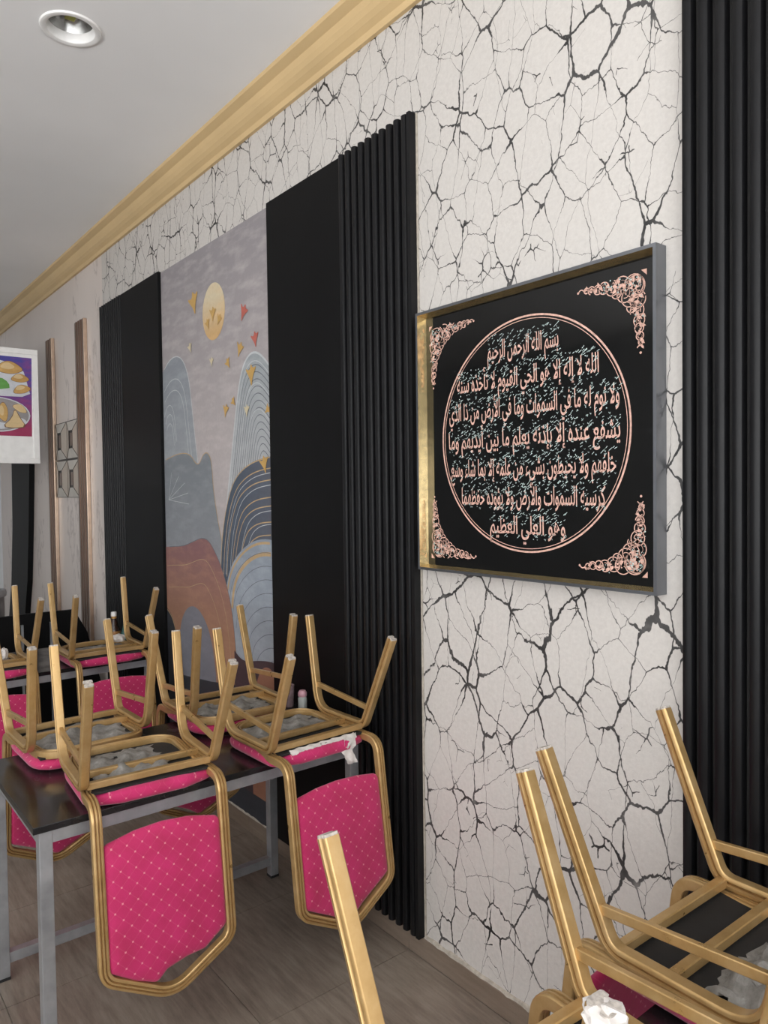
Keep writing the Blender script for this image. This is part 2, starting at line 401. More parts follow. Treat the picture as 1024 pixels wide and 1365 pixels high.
# ceiling with the round cut-out of the downlight
DLX, DLY, DLR = -2.945, 0.865, 0.092
bm = bmesh.new()
hx, hy = 0.2, 0.2
def quad(x0, x1, y0, y1): bm.faces.new([bm.verts.new(q) for q in ((x0, y0, CZ), (x1, y0, CZ), (x1, y1, CZ), (x0, y1, CZ))])
quad(WX0, DLX - hx, WY0, WY1); quad(DLX + hx, WX1, WY0, WY1)
quad(DLX - hx, DLX + hx, WY0, DLY - hy); quad(DLX - hx, DLX + hx, DLY + hy, WY1)
ns = 48; inner, outer = [], []
for i in range(ns):
    a = 2 * PI * i / ns; ca, sa = math.cos(a), math.sin(a); s = hx / max(abs(ca), abs(sa))
    inner.append(bm.verts.new((DLX + DLR * ca, DLY + DLR * sa, CZ))); outer.append(bm.verts.new((DLX + s * ca, DLY + s * sa, CZ)))
for i in range(ns):
    j = (i + 1) % ns; bm.faces.new((inner[i], inner[j], outer[j], outer[i]))
bmesh.ops.remove_doubles(bm, verts=bm.verts, dist=1e-5)
box(bm, WX0, WX1, WY0, WY1, CZ + 0.14, CZ + 0.2)
struct('ceiling', bm, 'ceiling')
# painted cornice
prof = [(1.70, 3.31), (1.684, 3.31), (1.680, 3.318), (1.676, 3.330), (1.655, 3.343), (1.640, 3.356), (1.628, 3.372), (1.618, 3.392), (1.600, 3.400), (1.585, 3.407), (1.580, 3.42), (1.70, 3.42)]
struct('trim_1', prism(bmesh.new(), prof, WX0, WX1, axis='x'), 'cove')
# skirting of wood-look tiles topped with a bead of grout
bb = thing('baseboard_right', '', ''); del bb['label']; del bb['category']; bb['kind'] = 'structure'
tb = bmesh.new(); box(tb, 0.001, 0.599, WY1 - 0.012, WY1, 0.001, 0.076)
ft = obj('skirting_tile', tb, 'skirt', bb); ft.location = (WX0, 0, 0)
for i in range(1, 19):
    o = ft.copy(); C.objects.link(o); o.parent = bb; o.location = (WX0 + 0.6 * i, 0, 0)
rnd = random.Random(4); bm = bmesh.new(); vs = []
n = 400
for i in range(n + 1):
    x = WX0 + (11.4) * i / n; h = 0.083 + rnd.uniform(-0.003, 0.003); y = WY1 - 0.009 + rnd.uniform(-0.003, 0.003)
    vs.append((bm.verts.new((x, y - 0.002, 0.0755)), bm.verts.new((x, y, h)), bm.verts.new((x, WY1, h + 0.003))))
for a, b in zip(vs, vs[1:]):
    bm.faces.new((a[0], b[0], b[1], a[1])); bm.faces.new((a[1], b[1], b[2], a[2]))
obj('grout_bead', bm, 'grout', bb)

# ------------------------------------------------------------------ downlight
dl = thing('recessed_downlight', 'round recessed downlight with white ring in the grey ceiling', 'ceiling light', (DLX, DLY, CZ))
obj('trim_ring', lathe(bmesh.new(), [(0.080, 0.030), (0.082, 0.004), (0.086, -0.004), (0.098, -0.008), (0.107, -0.006), (0.110, 0.0)], 48), 'white', dl, smooth=40)
obj('reflector', lathe(bmesh.new(), [(0.081, 0.028), (0.070, 0.055), (0.058, 0.075), (0.040, 0.088), (0.0, 0.090)], 48), plain('reflector_metal', (0.32, 0.32, 0.31), 0.25, 0.9, 0.1), dl, smooth=40)
obj('lamp_holder', lathe(bmesh.new(), [(0.0, 0.045), (0.024, 0.047), (0.027, 0.055), (0.027, 0.089)], 24), plain('lamp_holder_metal', (0.42, 0.40, 0.36), 0.4, 0.5, 0.15), dl, smooth=40)
bm = bmesh.new(); box(bm, -0.018, 0.018, -0.018, 0.018, 0.040, 0.046, bev=0.002)
obj('led_chip', bm, plain('yellow_phosphor', (0.42, 0.42, 0.06), 0.5, 0, 0.15), dl)

# ------------------------------------------------------------------ black panels on the wall
def rib_prof(wd, dp, seg=5):
    """half-rounded slat section in (x, y): y=0 at its back, towards the room negative"""
    pts = [(-wd / 2, 0)]
    for k_ in range(seg + 1):
        a = PI * k_ / seg; pts.append((-wd / 2 * math.cos(a) * 1.0, -dp + wd * 0.30 * (1 - math.sin(a))))
    pts.append((wd / 2, 0)); return pts
def ribbed(name_label, x0, x1, n, z0, z1, back_y=WY1, wd=0.027, dp=0.024, last=None):
    t = thing('ribbed_panel', name_label, 'wall panel', ((x0 + x1) / 2, back_y - 0.0015, z0))
    cx = (x0 + x1) / 2
    obj('backing_board', B(x0 - cx, x1 - cx, -0.010, 0, 0, z1 - z0 - 0.004), 'board', t)
    pitch = (x1 - x0) / n
    s = None
    for i in range(n):
        if s is None:
            bm = bmesh.new(); prism(bm, rib_prof(wd, dp), 0, z1 - z0, axis='z'); s = obj('slat', bm, 'slat_black', t, smooth=35); o = s
        else:
            o = s.copy(); C.objects.link(o); o.parent = t
        o.location = (x0 + pitch * (i + 0.5) - cx, -0.010, 0)
    return t
PZ = 2.945
ribbed('black ribbed panel at the right edge of the photo, right of the framed calligraphy', -0.945, 0.655, 40, 0.08, 3.30)
ribbed('black ribbed panel of ten slats between flat black panel and crackle wallpaper', -2.352, -1.935, 10, 0.08, PZ)
ribbed('narrow black ribbed panel at far left of the black wall section, beside the marble paper', -5.22, -4.80, 10, 0.08, PZ, wd=0.026, dp=0.018)
# slim edge strip that closes the middle ribbed panel
o = obj('edge_trim', B(-0.008, 0.008, -0.034, 0.0, 0, PZ - 0.08), 'slat_black', None); o.location = (-1.927, WY1 - 0.0015, 0.08)
tag(o, 'slim black edge strip closing the ten-slat ribbed panel beside the framed calligraphy', 'trim')
e2 = obj('pale_edge_line', B(0.0082, 0.0125, -0.006, 0.0, 0, PZ - 0.08), 'grout', o); e2['label'] = 'thin whitish line'  # thin pale strip running up beside the edge trim
def flatpanel(x0, x1, label):
    cx = (x0 + x1) / 2
    o = obj('flat_panel', B(x0 - cx, x1 - cx, -0.022, 0, 0, PZ - 0.08, bev=0.002), 'black'); o.location = (cx, WY1 - 0.0015, 0.08)
    return tag(o, label, 'wall panel')
flatpanel(-2.915, -2.354, 'wide flat black panel between the mural and the ten-slat ribbed panel')
flatpanel(-4.798, -4.176, 'flat black panel left of the mountain mural')

# ------------------------------------------------------------------ mural
mural_mats = []
def mm(name, c1, c2=None, **k):
    mural_mats.append(flat(name, c1, c2, **k)); return len(mural_mats) - 1
G_ = dict(axis='Z')
BGm = mm('mural_sky', (0.44, 0.395, 0.39), (0.27, 0.25, 0.262), axis='Z', lo=1.9, hi=2.85)
SUN = mm('mural_sun', (0.60, 0.38, 0.17), (0.66, 0.57, 0.40), axis='Z', lo=2.47, hi=2.66)
M1 = mm('mural_grey_blue', (0.31, 0.33, 0.35), (0.24, 0.26, 0.29), axis='Z', lo=1.8, hi=2.4)
M2 = mm('mural_slate', (0.26, 0.27, 0.29), (0.19, 0.21, 0.23), axis='Z', lo=1.2, hi=1.85)
R1 = mm('mural_pale', (0.40, 0.41, 0.42), (0.30, 0.33, 0.345), axis='Z', lo=1.8, hi=2.3)
R2 = mm('mural_navy', (0.06, 0.085, 0.12), (0.10, 0.105, 0.13), axis='X', lo=-3.4, hi=-2.95)
R3 = mm('mural_light_blue', (0.33, 0.36, 0.40), (0.25, 0.29, 0.34), axis='Z', lo=0.9, hi=1.4)
O1 = mm('mural_rust', (0.36, 0.19, 0.115), (0.23, 0.11, 0.12), axis='Z', lo=0.9, hi=1.35)
G1 = mm('mural_grey_arch', (0.19, 0.19, 0.22))
K1 = mm('mural_dark', (0.03, 0.032, 0.04))
WL = mm('mural_white_line', (0.50, 0.52, 0.53))
DLN = mm('mural_dark_line', (0.13, 0.14, 0.16))
GL = mm('mural_gold_line', (0.46, 0.32, 0.17))
GB = mm('mural_gold_bird', (0.52, 0.32, 0.10))
RB = mm('mural_red_bird', (0.46, 0.12, 0.09))
CB = mm('mural_cream_bird', (0.58, 0.50, 0.33))
MR = mm('mural_maroon', (0.06, 0.035, 0.04)); OH = mm('mural_orange_hill', (0.33, 0.15, 0.09))
MX0, MX1, MZ0, MZ1 = -4.174, -2.917, 0.09, 2.94
bm = bmesh.new(); box(bm, MX0, MX1, WY1 - 0.004, WY1, MZ0, MZ1, mi=BGm)
lay = [WY1 - 0.0042]
def clip(pts):
    def cl(ps, ins, inter):
        out = []
        for i in range(len(ps)):
            a, b = ps[i - 1], ps[i]
            if ins(b):
                if not ins(a): out.append(inter(a, b))
                out.append(b)
            elif ins(a): out.append(inter(a, b))
        return out
    def ix(x): return lambda a, b: (x, a[1] + (b[1] - a[1]) * (x - a[0]) / (b[0] - a[0]))
    ps = cl(pts, lambda q: q[0] >= MX0, ix(MX0)); 
    if ps: ps = cl(ps, lambda q: q[0] <= MX1, ix(MX1))
    return ps
def smooth_poly(pts, it=2):
    for _ in range(it):
        q = []
        for i in range(len(pts)):
            a, b = pts[i], pts[(i + 1) % len(pts)]
            q += [(a[0] * .75 + b[0] * .25, a[1] * .75 + b[1] * .25), (a[0] * .25 + b[0] * .75, a[1] * .25 + b[1] * .75)]
        pts = q
    return pts
def paint(pts, mi, sm=2):
    ps = clip(smooth_poly(pts, sm) if sm else pts)
    if len(ps) < 3: return
    lay[0] -= 0.00010
    fc = bm.faces.new([bm.verts.new((x, lay[0], z)) for x, z in ps]); fc.material_index = mi
    fc.normal_update()
def stroke(pts, wdt, mi, close=False):
    n_ = len(pts); lay[0] -= 0.00003
    L_, R_ = [], []
    for i in range(n_):
        a = pts[max(i - 1, 0)]; b = pts[min(i + 1, n_ - 1)]
        dx, dz = b[0] - a[0], b[1] - a[1]; l_ = math.hypot(dx, dz) or 1
        ox, oz = -dz / l_ * wdt / 2, dx / l_ * wdt / 2
        L_.append((pts[i][0] + ox, pts[i][1] + oz)); R_.append((pts[i][0] - ox, pts[i][1] - oz))
    for i in range(n_ - 1):
        q = (L_[i], L_[i + 1], R_[i + 1], R_[i])
        if any(x < MX0 or x > MX1 for x, _ in q): continue
        bm.faces.new([bm.verts.new((x, lay[0], z)) for x, z in q]).material_index = mi
def smooth_line(pts, it=2):
    for _ in range(it):
        q = [pts[0]]
        for a, b in zip(pts, pts[1:]): q += [(a[0] * .75 + b[0] * .25, a[1] * .75 + b[1] * .25), (a[0] * .25 + b[0] * .75, a[1] * .25 + b[1] * .75)]
        pts = q + [pts[-1]]
    return pts
def nested(top, foot, scales, wdt, mi):
    """lines that repeat the outline `top` shrinking towards the point `foot`"""
    for s in scales:
        q = smooth_line([(foot[0] + (x - foot[0]) * s, foot[1] + (z - foot[1]) * s) for x, z in top]); stroke(q, wdt, mi)
m1 = [(-4.30, 2.28), (-4.12, 2.40), (-4.04, 2.43), (-3.95, 2.43), (-3.87, 2.385), (-3.81, 2.283), (-3.777, 2.119), (-3.743, 1.939), (-3.69, 1.70)]
r1 = [(-3.42, 1.50), (-3.378, 1.64), (-3.324, 1.848), (-3.254, 2.133), (-3.20, 2.26), (-3.13, 2.315), (-3.055, 2.315), (-2.98, 2.27), (-2.88, 2.18), (-2.70, 2.0)]
m2 = [(-4.30, 1.82), (-4.131, 1.86), (-3.942, 1.885), (-3.81, 1.872), (-3.740, 1.814), (-3.695, 1.815), (-3.655, 1.86), (-3.60, 1.875), (-3.55, 1.83), (-3.535, 1.67), (-3.485, 1.501), (-3.407, 1.319), (-3.36, 1.10)]
r2 = [(-3.47, 1.25), (-3.45, 1.418), (-3.396, 1.586), (-3.313, 1.715), (-3.207, 1.775), (-3.076, 1.81), (-2.87, 1.825)]
r3 = [(-3.42, 1.10), (-3.396, 1.22), (-3.328, 1.318), (-3.188, 1.405), (-3.026, 1.445), (-2.85, 1.43)]
o1 = [(-4.30, 1.33), (-4.10, 1.352), (-3.923, 1.362), (-3.77, 1.40), (-3.68, 1.42), (-3.60, 1.41), (-3.529, 1.356), (-3.457, 1.282), (-3.388, 1.171), (-3.339, 1.043), (-3.305, 0.825), (-3.28, 0.6)]
def hill(top, z, mi): paint(smooth_line(top) + [(top[-1][0], z), (top[0][0], z)], mi, 0)
hill(m1, 1.6, M1)
nested(m1, (-4.02, 1.75), [0.995], 0.006, WL)
nested(m1, (-4.06, 1.80), [0.80, 0.70], 0.004, WL); nested([(-4.16, 2.10), (-4.13, 2.15), (-4.07, 2.17), (-4.02, 2.12), (-3.99, 1.95)], (-4.08, 1.9), [1.0, 0.8, 0.6], 0.004, WL)
hill(r1, 1.2, R1)
nested(r1, (-3.02, 1.60), [0.995], 0.010, WL)
nested(r1, (-2.98, 1.70), [0.90 - 0.055 * i for i in range(14)], 0.004, DLN)
nested(r1, (-3.0, 1.70), [0.93, 0.76, 0.56], 0.004, WL)
paint([(-3.495 + 0.128 * math.cos(a * PI / 16), 2.583 + 0.145 * math.sin(a * PI / 16)) for a in range(32)], SUN, 0)
hill(m2, 0.9, M2)
nested(m2, (-3.9, 1.3), [0.998], 0.005, GL)
for k_ in range(7):
    a = math.radians(-8 + 22 * k_); stroke([(-4.12, 1.62), (-4.12 + 0.28 * math.cos(a), 1.62 + 0.16 * math.sin(a))], 0.003, WL)
hill(r2, 0.9, R2)
nested(r2, (-3.05, 1.1), [0.995], 0.006, GL)
nested(r2, (-3.02, 1.15), [0.92, 0.84, 0.72, 0.66, 0.55, 0.46], 0.005, GL); nested(r2, (-2.95, 1.20), [0.88, 0.79, 0.6, 0.5], 0.003, WL)
hill(r3, 0.5, R3)
nested(r3, (-2.95, 0.85), [0.97], 0.012, GL); nested(r3, (-2.90, 0.95), [0.86], 0.020, GL)
nested(r3, (-2.88, 0.55), [0.93 - 0.07 * i for i in range(10)], 0.003, DLN)
hill(o1, 0.2, O1)
nested(o1, (-3.8, 0.7), [0.998], 0.004, DLN); nested(o1, (-3.75, 0.6), [0.86, 0.7], 0.003, GL)
hill([(-4.02, 0.70), (-3.991, 0.905), (-3.93, 0.99), (-3.85, 1.035), (-3.76, 1.035), (-3.68, 0.995), (-3.615, 0.93), (-3.571, 0.84), (-3.54, 0.70)], 0.3, G1)
hill([(-4.25, 1.0), (-4.16, 0.985), (-4.08, 0.93), (-4.03, 0.82), (-4.0, 0.66)], 0.3, K1)
nested([(-4.25, 1.0), (-4.16, 0.985), (-4.08, 0.93), (-4.03, 0.82), (-4.0, 0.66)], (-4.2, 0.6), [0.98], 0.006, GL)
paint([(MX0 - .1, 0.60), (-3.60, 0.66), (-3.0, 0.74), (MX1 + .1, 0.80), (MX1 + .1, 0.0), (MX0 - .1, 0.0)], K1, 0)
hill([(-3.33, 0.87), (-3.266, 0.839), (-3.20, 0.835), (-3.077, 0.862), (-2.97, 0.875), (-2.88, 0.87)], 0.2, MR)
hill([(-3.16, 0.60), (-3.119, 0.72), (-3.079, 0.803), (-3.028, 0.842), (-2.965, 0.842), (-2.925, 0.80), (-2.88, 0.72)], 0.2, OH)
def bird(x, z, s, mi, rot):
    P0 = [(0, -1.0), (0.22, -0.2), (1.0, 0.55), (0.35, 0.45), (0.1, 0.95), (-0.15, 0.35), (-0.9, 0.75), (-0.4, 0.0), (-0.2, -0.3)]
    ca, sa = math.cos(rot), math.sin(rot)
    paint([(x + s * (a * ca - b * sa), z + s * (a * sa + b * ca)) for a, b in P0], mi, 1)
for x, z, s, mi, rt in ((-3.728, 2.672, .075, GB, .3), (-3.175, 2.515, .05, RB, -.5), (-3.065, 2.369, .045, RB, .2), (-3.218, 2.347, .045, GB, -.4),
        (-3.109, 2.209, .06, GB, .1), (-3.342, 2.297, .035, GB, .6), (-3.525, 2.331, .03, CB, 0), (-3.783, 2.443, .035, CB, .4), (-3.376, 2.067, .04, GB, -.2),
        (-3.29, 2.101, .03, GB, .8), (-3.157, 2.047, .035, CB, 0), (-2.96, 2.033, .03, GB, -1), (-2.996, 1.784, .05, GB, .3),
        (-3.50, 2.57, .045, GB, 0), (-3.56, 2.53, .035, GB, .4), (-3.43, 2.53, .035, GB, -.5)):
    bird(x, z, s, mi, rt)
o = obj('mountain_mural', bm, mural_mats)
tag(o, 'tall printed mural of sun, birds and layered grey, navy and rust mountains', 'mural')

# ------------------------------------------------------------------ framed calligraphy
FX0, FX1, FZ0, FZ1 = -1.887, -0.996, 1.387, 2.252
AX0, AX1, AZ0, AZ1 = -1.872, -1.026, 1.403, 2.236
fcx, fcz = (AX0 + AX1) / 2, (AZ0 + AZ1) / 2
pic = thing('framed_calligraphy', 'large square framed Arabic calligraphy on black glass, circle of text with ornate corners', 'picture frame', (fcx, WY1, FZ0))
def L3(x, y, z): return (x - fcx, y - WY1, z - FZ0)
FD = 0.046
def frame_bm(which):
    bm = bmesh.new()
    O = [(FX0, FZ0), (FX1, FZ0), (FX1, FZ1), (FX0, FZ1)]; lip = 0.009
    I = [(FX0 + lip, FZ0 + lip), (FX1 - lip, FZ0 + lip), (FX1 - lip, FZ1 - lip), (FX0 + lip, FZ1 - lip)]
    A = [(AX0, AZ0), (AX1, AZ0), (AX1, AZ1), (AX0, AZ1)]
    if which == 'silver':
        for P_, yy0, Q_, yy1 in ((O, WY1, O, WY1 - FD), (O, WY1 - FD, I, WY1 - FD)):
            a = [bm.verts.new(L3(x, yy0, z)) for x, z in P_]; b = [bm.verts.new(L3(x, yy1, z)) for x, z in Q_]
            for i in range(4): bm.faces.new((a[i], a[(i + 1) % 4], b[(i + 1) % 4], b[i]))
        bmesh.ops.remove_doubles(bm, verts=bm.verts, dist=1e-5)
    else:
        a = [bm.verts.new(L3(x, WY1 - FD, z)) for x, z in I]; b = [bm.verts.new(L3(x, WY1 - 0.010, z)) for x, z in A]
        for i in range(4): bm.faces.new((a[i], a[(i + 1) % 4], b[(i + 1) % 4], b[i]))
    return bm
o = obj('outer_frame', frame_bm('silver'), 'frame_silver', pic); o['label'] = 'silver outer face of the frame'
o = obj('inner_frame', frame_bm('gold'), 'frame_gold', pic); o['label'] = 'polished gold inner slope of the frame'
bm = bmesh.new(); a0 = L3(AX0 - 0.003, WY1 - 0.0105, AZ0 - 0.003); a1 = L3(AX1 + 0.003, WY1 - 0.002, AZ1 + 0.003)
box(bm, a0[0], a1[0], a0[1], a1[1], a0[2], a1[2]); obj('black_glass', bm, 'art_black', pic)
YA = WY1 - 0.0112
# double ring around the text
bm = bmesh.new(); cxr, czr, RR = -1.441, 1.816, 0.352
for r0, r1 in ((RR - 0.0028, RR + 0.0028), (RR - 0.0105, RR - 0.0085)):
    n_ = 96; vin = [bm.verts.new(L3(cxr + r0 * math.cos(2 * PI * i / n_), YA, czr + r0 * 0.985 * math.sin(2 * PI * i / n_))) for i in range(n_)]
    vout = [bm.verts.new(L3(cxr + r1 * math.cos(2 * PI * i / n_), YA, czr + r1 * 0.985 * math.sin(2 * PI * i / n_))) for i in range(n_)]
    for i in range(n_): j = (i + 1) % n_; bm.faces.new((vin[i], vin[j], vout[j], vout[i]))
obj('double_ring', bm, 'rose', pic)
# Arabic shaping: letter -> (isolated, final, initial, medial)
AR = {'\u0627': (0xFE8D, 0xFE8E, 0, 0), '\u0625': (0xFE87, 0xFE88, 0, 0), '\u0623': (0xFE83, 0xFE84, 0, 0), '\u0628': (0xFE8F, 0xFE90, 0xFE91, 0xFE92),
      '\u062A': (0xFE95, 0xFE96, 0xFE97, 0xFE98), '\u0629': (0xFE93, 0xFE94, 0, 0), '\u062D': (0xFEA1, 0xFEA2, 0xFEA3, 0xFEA4), '\u062E': (0xFEA5, 0xFEA6, 0xFEA7, 0xFEA8),
      '\u062F': (0xFEA9, 0xFEAA, 0, 0), '\u0630': (0xFEAB, 0xFEAC, 0, 0), '\u0631': (0xFEAD, 0xFEAE, 0, 0), '\u0633': (0xFEB1, 0xFEB2, 0xFEB3, 0xFEB4),
      '\u0634': (0xFEB5, 0xFEB6, 0xFEB7, 0xFEB8), '\u0636': (0xFEBD, 0xFEBE, 0xFEBF, 0xFEC0), '\u0637': (0xFEC1, 0xFEC2, 0xFEC3, 0xFEC4), '\u0638': (0xFEC5, 0xFEC6, 0xFEC7, 0xFEC8),
      '\u0639': (0xFEC9, 0xFECA, 0xFECB, 0xFECC), '\u0641': (0xFED1, 0xFED2, 0xFED3, 0xFED4), '\u0642': (0xFED5, 0xFED6, 0xFED7, 0xFED8), '\u0643': (0xFED9, 0xFEDA, 0xFEDB, 0xFEDC),
      '\u0644': (0xFEDD, 0xFEDE, 0xFEDF, 0xFEE0), '\u0645': (0xFEE1, 0xFEE2, 0xFEE3, 0xFEE4), '\u0646': (0xFEE5, 0xFEE6, 0xFEE7, 0xFEE8), '\u0647': (0xFEE9, 0xFEEA, 0xFEEB, 0xFEEC),
      '\u0648': (0xFEED, 0xFEEE, 0, 0), '\u0624': (0xFE85, 0xFE86, 0, 0), '\u0649': (0xFEEF, 0xFEF0, 0, 0), '\u064A': (0xFEF1, 0xFEF2, 0xFEF3, 0xFEF4),
      '\u0621': (0xFE80, 0, 0, 0), 'X': (0xFEFB, 0xFEFC, 0, 0), 'Y': (0xFEF9, 0xFEFA, 0, 0), 'Z': (0xFEF7, 0xFEF8, 0, 0)}
def shape_ar(s):
    s = s.replace('\u0644\u0627', 'X').replace('\u0644\u0625', 'Y').replace('\u0644\u0623', 'Z')
    out = []
    for i, ch in enumerate(s):
        if ch not in AR: out.append(ch); continue
        fm = AR[ch]
        prev = i > 0 and s[i - 1] in AR and AR[s[i - 1]][2] and fm[1]
        nxt = i < len(s) - 1 and s[i + 1] in AR and fm[2] and AR[s[i + 1]][1]
        g = fm[3] if (prev and nxt) else fm[1] if prev else fm[2] if nxt else fm[0]
        out.append(chr(g))
    return ''.join(out[::-1])
lines = [('بسم الله الرحمن الرحيم', -1.590, -1.318, 2.075), ('الله لا إله إلا هو الحي القيوم لا تأخذه سنة', -1.725, -1.185, 1.985),
         ('ولا نوم له ما في السموات وما في الأرض من ذا الذي', -1.762, -1.122, 1.897), ('يشفع عنده إلا بإذنه يعلم ما بين أيديهم وما', -1.766, -1.120, 1.806),
         ('خلفهم ولا يحيطون بشيء من علمه إلا بما شاء وسع', -1.757, -1.133, 1.716), ('كرسيه السموات والأرض ولا يؤوده حفظهما', -1.708, -1.166, 1.627),
         ('وهو العلي العظيم', -1.585, -1.298, 1.540)]
rnd = random.Random(11)
for s, x0, x1, zb in lines:
    cu = bpy.data.curves.new('text', 'FONT'); cu.body = shape_ar(s); cu.size = 1.0; cu.resolution_u = 2; cu.offset = 0.012
    to = bpy.data.objects.new('text', cu); C.objects.link(to); bpy.context.view_layer.update()
    me = bpy.data.meshes.new_from_object(to); bpy.data.objects.remove(to)
    xs = [v_.co.x for v_ in me.vertices]; lo, hi = min(xs), max(xs); sx = (x1 - x0) / (hi - lo); sz = max(sx * 1.5, 0.074)
    for v_ in me.vertices:
        v_.co = Vector(L3(x0 + (v_.co.x - lo) * sx, YA, zb - 0.018 + v_.co.y * sz))
    me.materials.append(MAT['rose'])
    lo_ = bpy.data.objects.new('calligraphy_line', me); C.objects.link(lo_); lo_.parent = pic
    # vowel marks: fine slanted strokes, small rings and dots above and below the letters
    bm = bmesh.new(); n_ = int((x1 - x0) * 470)
    for q in range(n_):
        x = rnd.uniform(x0, x1); up_ = rnd.random() < 0.80
        z = zb + (rnd.uniform(0.008, 0.052) if up_ else rnd.uniform(-0.034, -0.016))
        ty = rnd.random()
        if ty < 0.45:
            l_ = rnd.uniform(0.005, 0.013); a = rnd.uniform(0.35, 0.8)
            dx, dz = l_ * math.cos(a), l_ * math.sin(a); w_ = 0.0011
            P_ = [(x, z), (x + dx, z + dz), (x + dx - w_, z + dz + w_ * 1.3), (x - w_, z + w_ * 1.3)]
        elif ty < 0.7:
            s_ = rnd.uniform(0.0015, 0.0026); P_ = [(x, z - s_), (x + s_, z), (x, z + s_), (x - s_, z)]
        else:
            s_ = rnd.uniform(0.002, 0.004); P_ = [(x - s_, z), (x - s_ * .4, z + s_ * .3), (x, z - s_), (x + s_, z + s_), (x, z + s_ * .1), (x - s_, z + s_)]
        try: bm.faces.new([bm.verts.new(L3(a_, YA - 0.0003, b_)) for a_, b_ in P_])
        except ValueError: pass
    g = obj('vowel_marks', bm, 'glitter', pic); g['kind'] = 'stuff'; g['label'] = 'fine silvery vowel marks around one line of text'
# scrolling corner ornaments
def ornament(cx_, cz_, sx_, sz_):
    bm = bmesh.new()
    def W(a, b, lift=0): return bm.verts.new(L3(cx_ + sx_ * a, YA - lift, cz_ + sz_ * b))
    def arc(c_, r_, a0_, a1_, w_, n_=18, taper=False):
        prev = None
        for i in range(n_ + 1):
            a = math.radians(a0_ + (a1_ - a0_) * i / n_); ww = w_ * (1 - 0.8 * i / n_ if taper else 1)
            q = (W(c_[0] + (r_ - ww) * math.cos(a), c_[1] + (r_ - ww) * math.sin(a)), W(c_[0] + r_ * math.cos(a), c_[1] + r_ * math.sin(a)))
            if prev: bm.faces.new((prev[0], q[0], q[1], prev[1]))
            prev = q
    def leaf(x, z, l_, w_, a):
        ca, sa = math.cos(a), math.sin(a)
        pts = [(0, 0), (.3, .5), (.6, .42), (.8, .16), (1, 0), (.8, -.05), (.55, -.25), (.25, -.3)]
        bm.faces.new([W(x + l_ * p_[0] * ca - w_ * p_[1] * sa, z + l_ * p_[0] * sa + w_ * p_[1] * ca, 0.0002) for p_ in pts])
    bm.faces.new([W(0.000, 0.000), W(0.016, 0.0), W(0.0, 0.016)])
    for sw in (0, 1):
        def S(p_): return (p_[1], p_[0]) if sw else p_
        for (c_, r_) in (((0.038, 0.034), 0.030), ((0.072, 0.026), 0.024), ((0.062, 0.048), 0.026), ((0.100, 0.028), 0.021), ((0.088, 0.044), 0.015),
                         ((0.126, 0.022), 0.017), ((0.145, 0.022), 0.014), ((0.165, 0.020), 0.012), ((0.181, 0.017), 0.009)):
            a0_ = rnd.uniform(0, 360); arc(S(c_), r_, a0_, a0_ + rnd.uniform(280, 355), 0.0028)
            arc(S(c_), r_ * 0.55, a0_ + 100, a0_ + 330, 0.0022, taper=True)
        for i in range(17):
            t = i / 16; c_ = S((0.03 + 0.16 * t, 0.032 - 0.016 * t + rnd.uniform(-0.016, 0.016) * (1 - t)))
            leaf(c_[0], c_[1], 0.022 - 0.010 * t, 0.014 - 0.006 * t, rnd.uniform(0, 6.28))
        for i in range(22):
            t = rnd.random(); c_ = S((0.02 + 0.16 * t, 0.032 - 0.016 * t + rnd.uniform(-0.02, 0.02) * (1 - t))); s_ = 0.0025
            bm.faces.new([W(c_[0] - s_, c_[1]), W(c_[0], c_[1] - s_), W(c_[0] + s_, c_[1]), W(c_[0], c_[1] + s_)])
        # curled tip
        arc(S((0.198, 0.020)), 0.010, 200, 340, 0.003); c_ = S((0.208, 0.018))
        n_ = 8; bm.faces.new([W(c_[0] + 0.0035 * math.cos(2 * PI * i / n_), c_[1] + 0.0035 * math.sin(2 * PI * i / n_)) for i in range(n_)])
    o = obj('corner_ornament', bm, 'rose', pic)
    bm = bmesh.new()
    for i in range(60):
        t = rnd.random() ** 1.6; a, b = 0.015 + 0.12 * t, 0.034 - 0.014 * t + rnd.uniform(-0.018, 0.018)
        if rnd.random() < .5: a, b = b, a
        s_ = rnd.uniform(0.0012, 0.003)
        bm.faces.new([bm.verts.new(L3(cx_ + sx_ * (a + q[0] * s_), YA - 0.0004, cz_ + sz_ * (b + q[1] * s_))) for q in ((-1, 0), (0, -1), (1, .4), (-.2, 1))])
    g = obj('glitter_specks', bm, 'glitter', o); g['kind'] = 'stuff'
for cx_, sx_ in ((AX0 + 0.016, 1), (AX1 - 0.016, -1)):
    for cz_, sz_ in ((AZ0 + 0.022, 1), (AZ1 - 0.030, -1)):
        ornament(cx_, cz_, sx_, sz_)

# ------------------------------------------------------------------ far wall decoration
def strip(x0, x1, z0, label):
    t = thing('bronze_strip', label, 'wall trim', ((x0 + x1) / 2, WY1 - 0.0015, z0)); h = (x1 - x0) / 2; H = 2.945 - z0
    obj('face', B(-h, h - 0.012, -0.022, 0, 0, H), 'bronze', t)
    for k_ in range(3):
        xx = -h + 0.045 + k_ * 0.055
        obj('ridge', B(xx - 0.008, xx + 0.008, -0.027, -0.022, 0, H), 'bronze', t)
    o = obj('bright_edge', B(h - 0.012, h - 0.003, -0.026, 0, 0, H, bev=0.002), 'bronze_edge', t); o['label'] = 'bright polished bronze edge'
strip(-5.80, -5.57, 0.08, 'bronze vertical wall strip right of the decorative tile square')
strip(-6.63, -6.43, 0.08, 'bronze vertical wall strip left of the decorative tile square, nearest the sign')
dt = thing('decor_tile_square', 'square of four beige geometric tiles with dark centres between two bronze strips', 'wall tiles', (-6.115, WY1, 1.637))
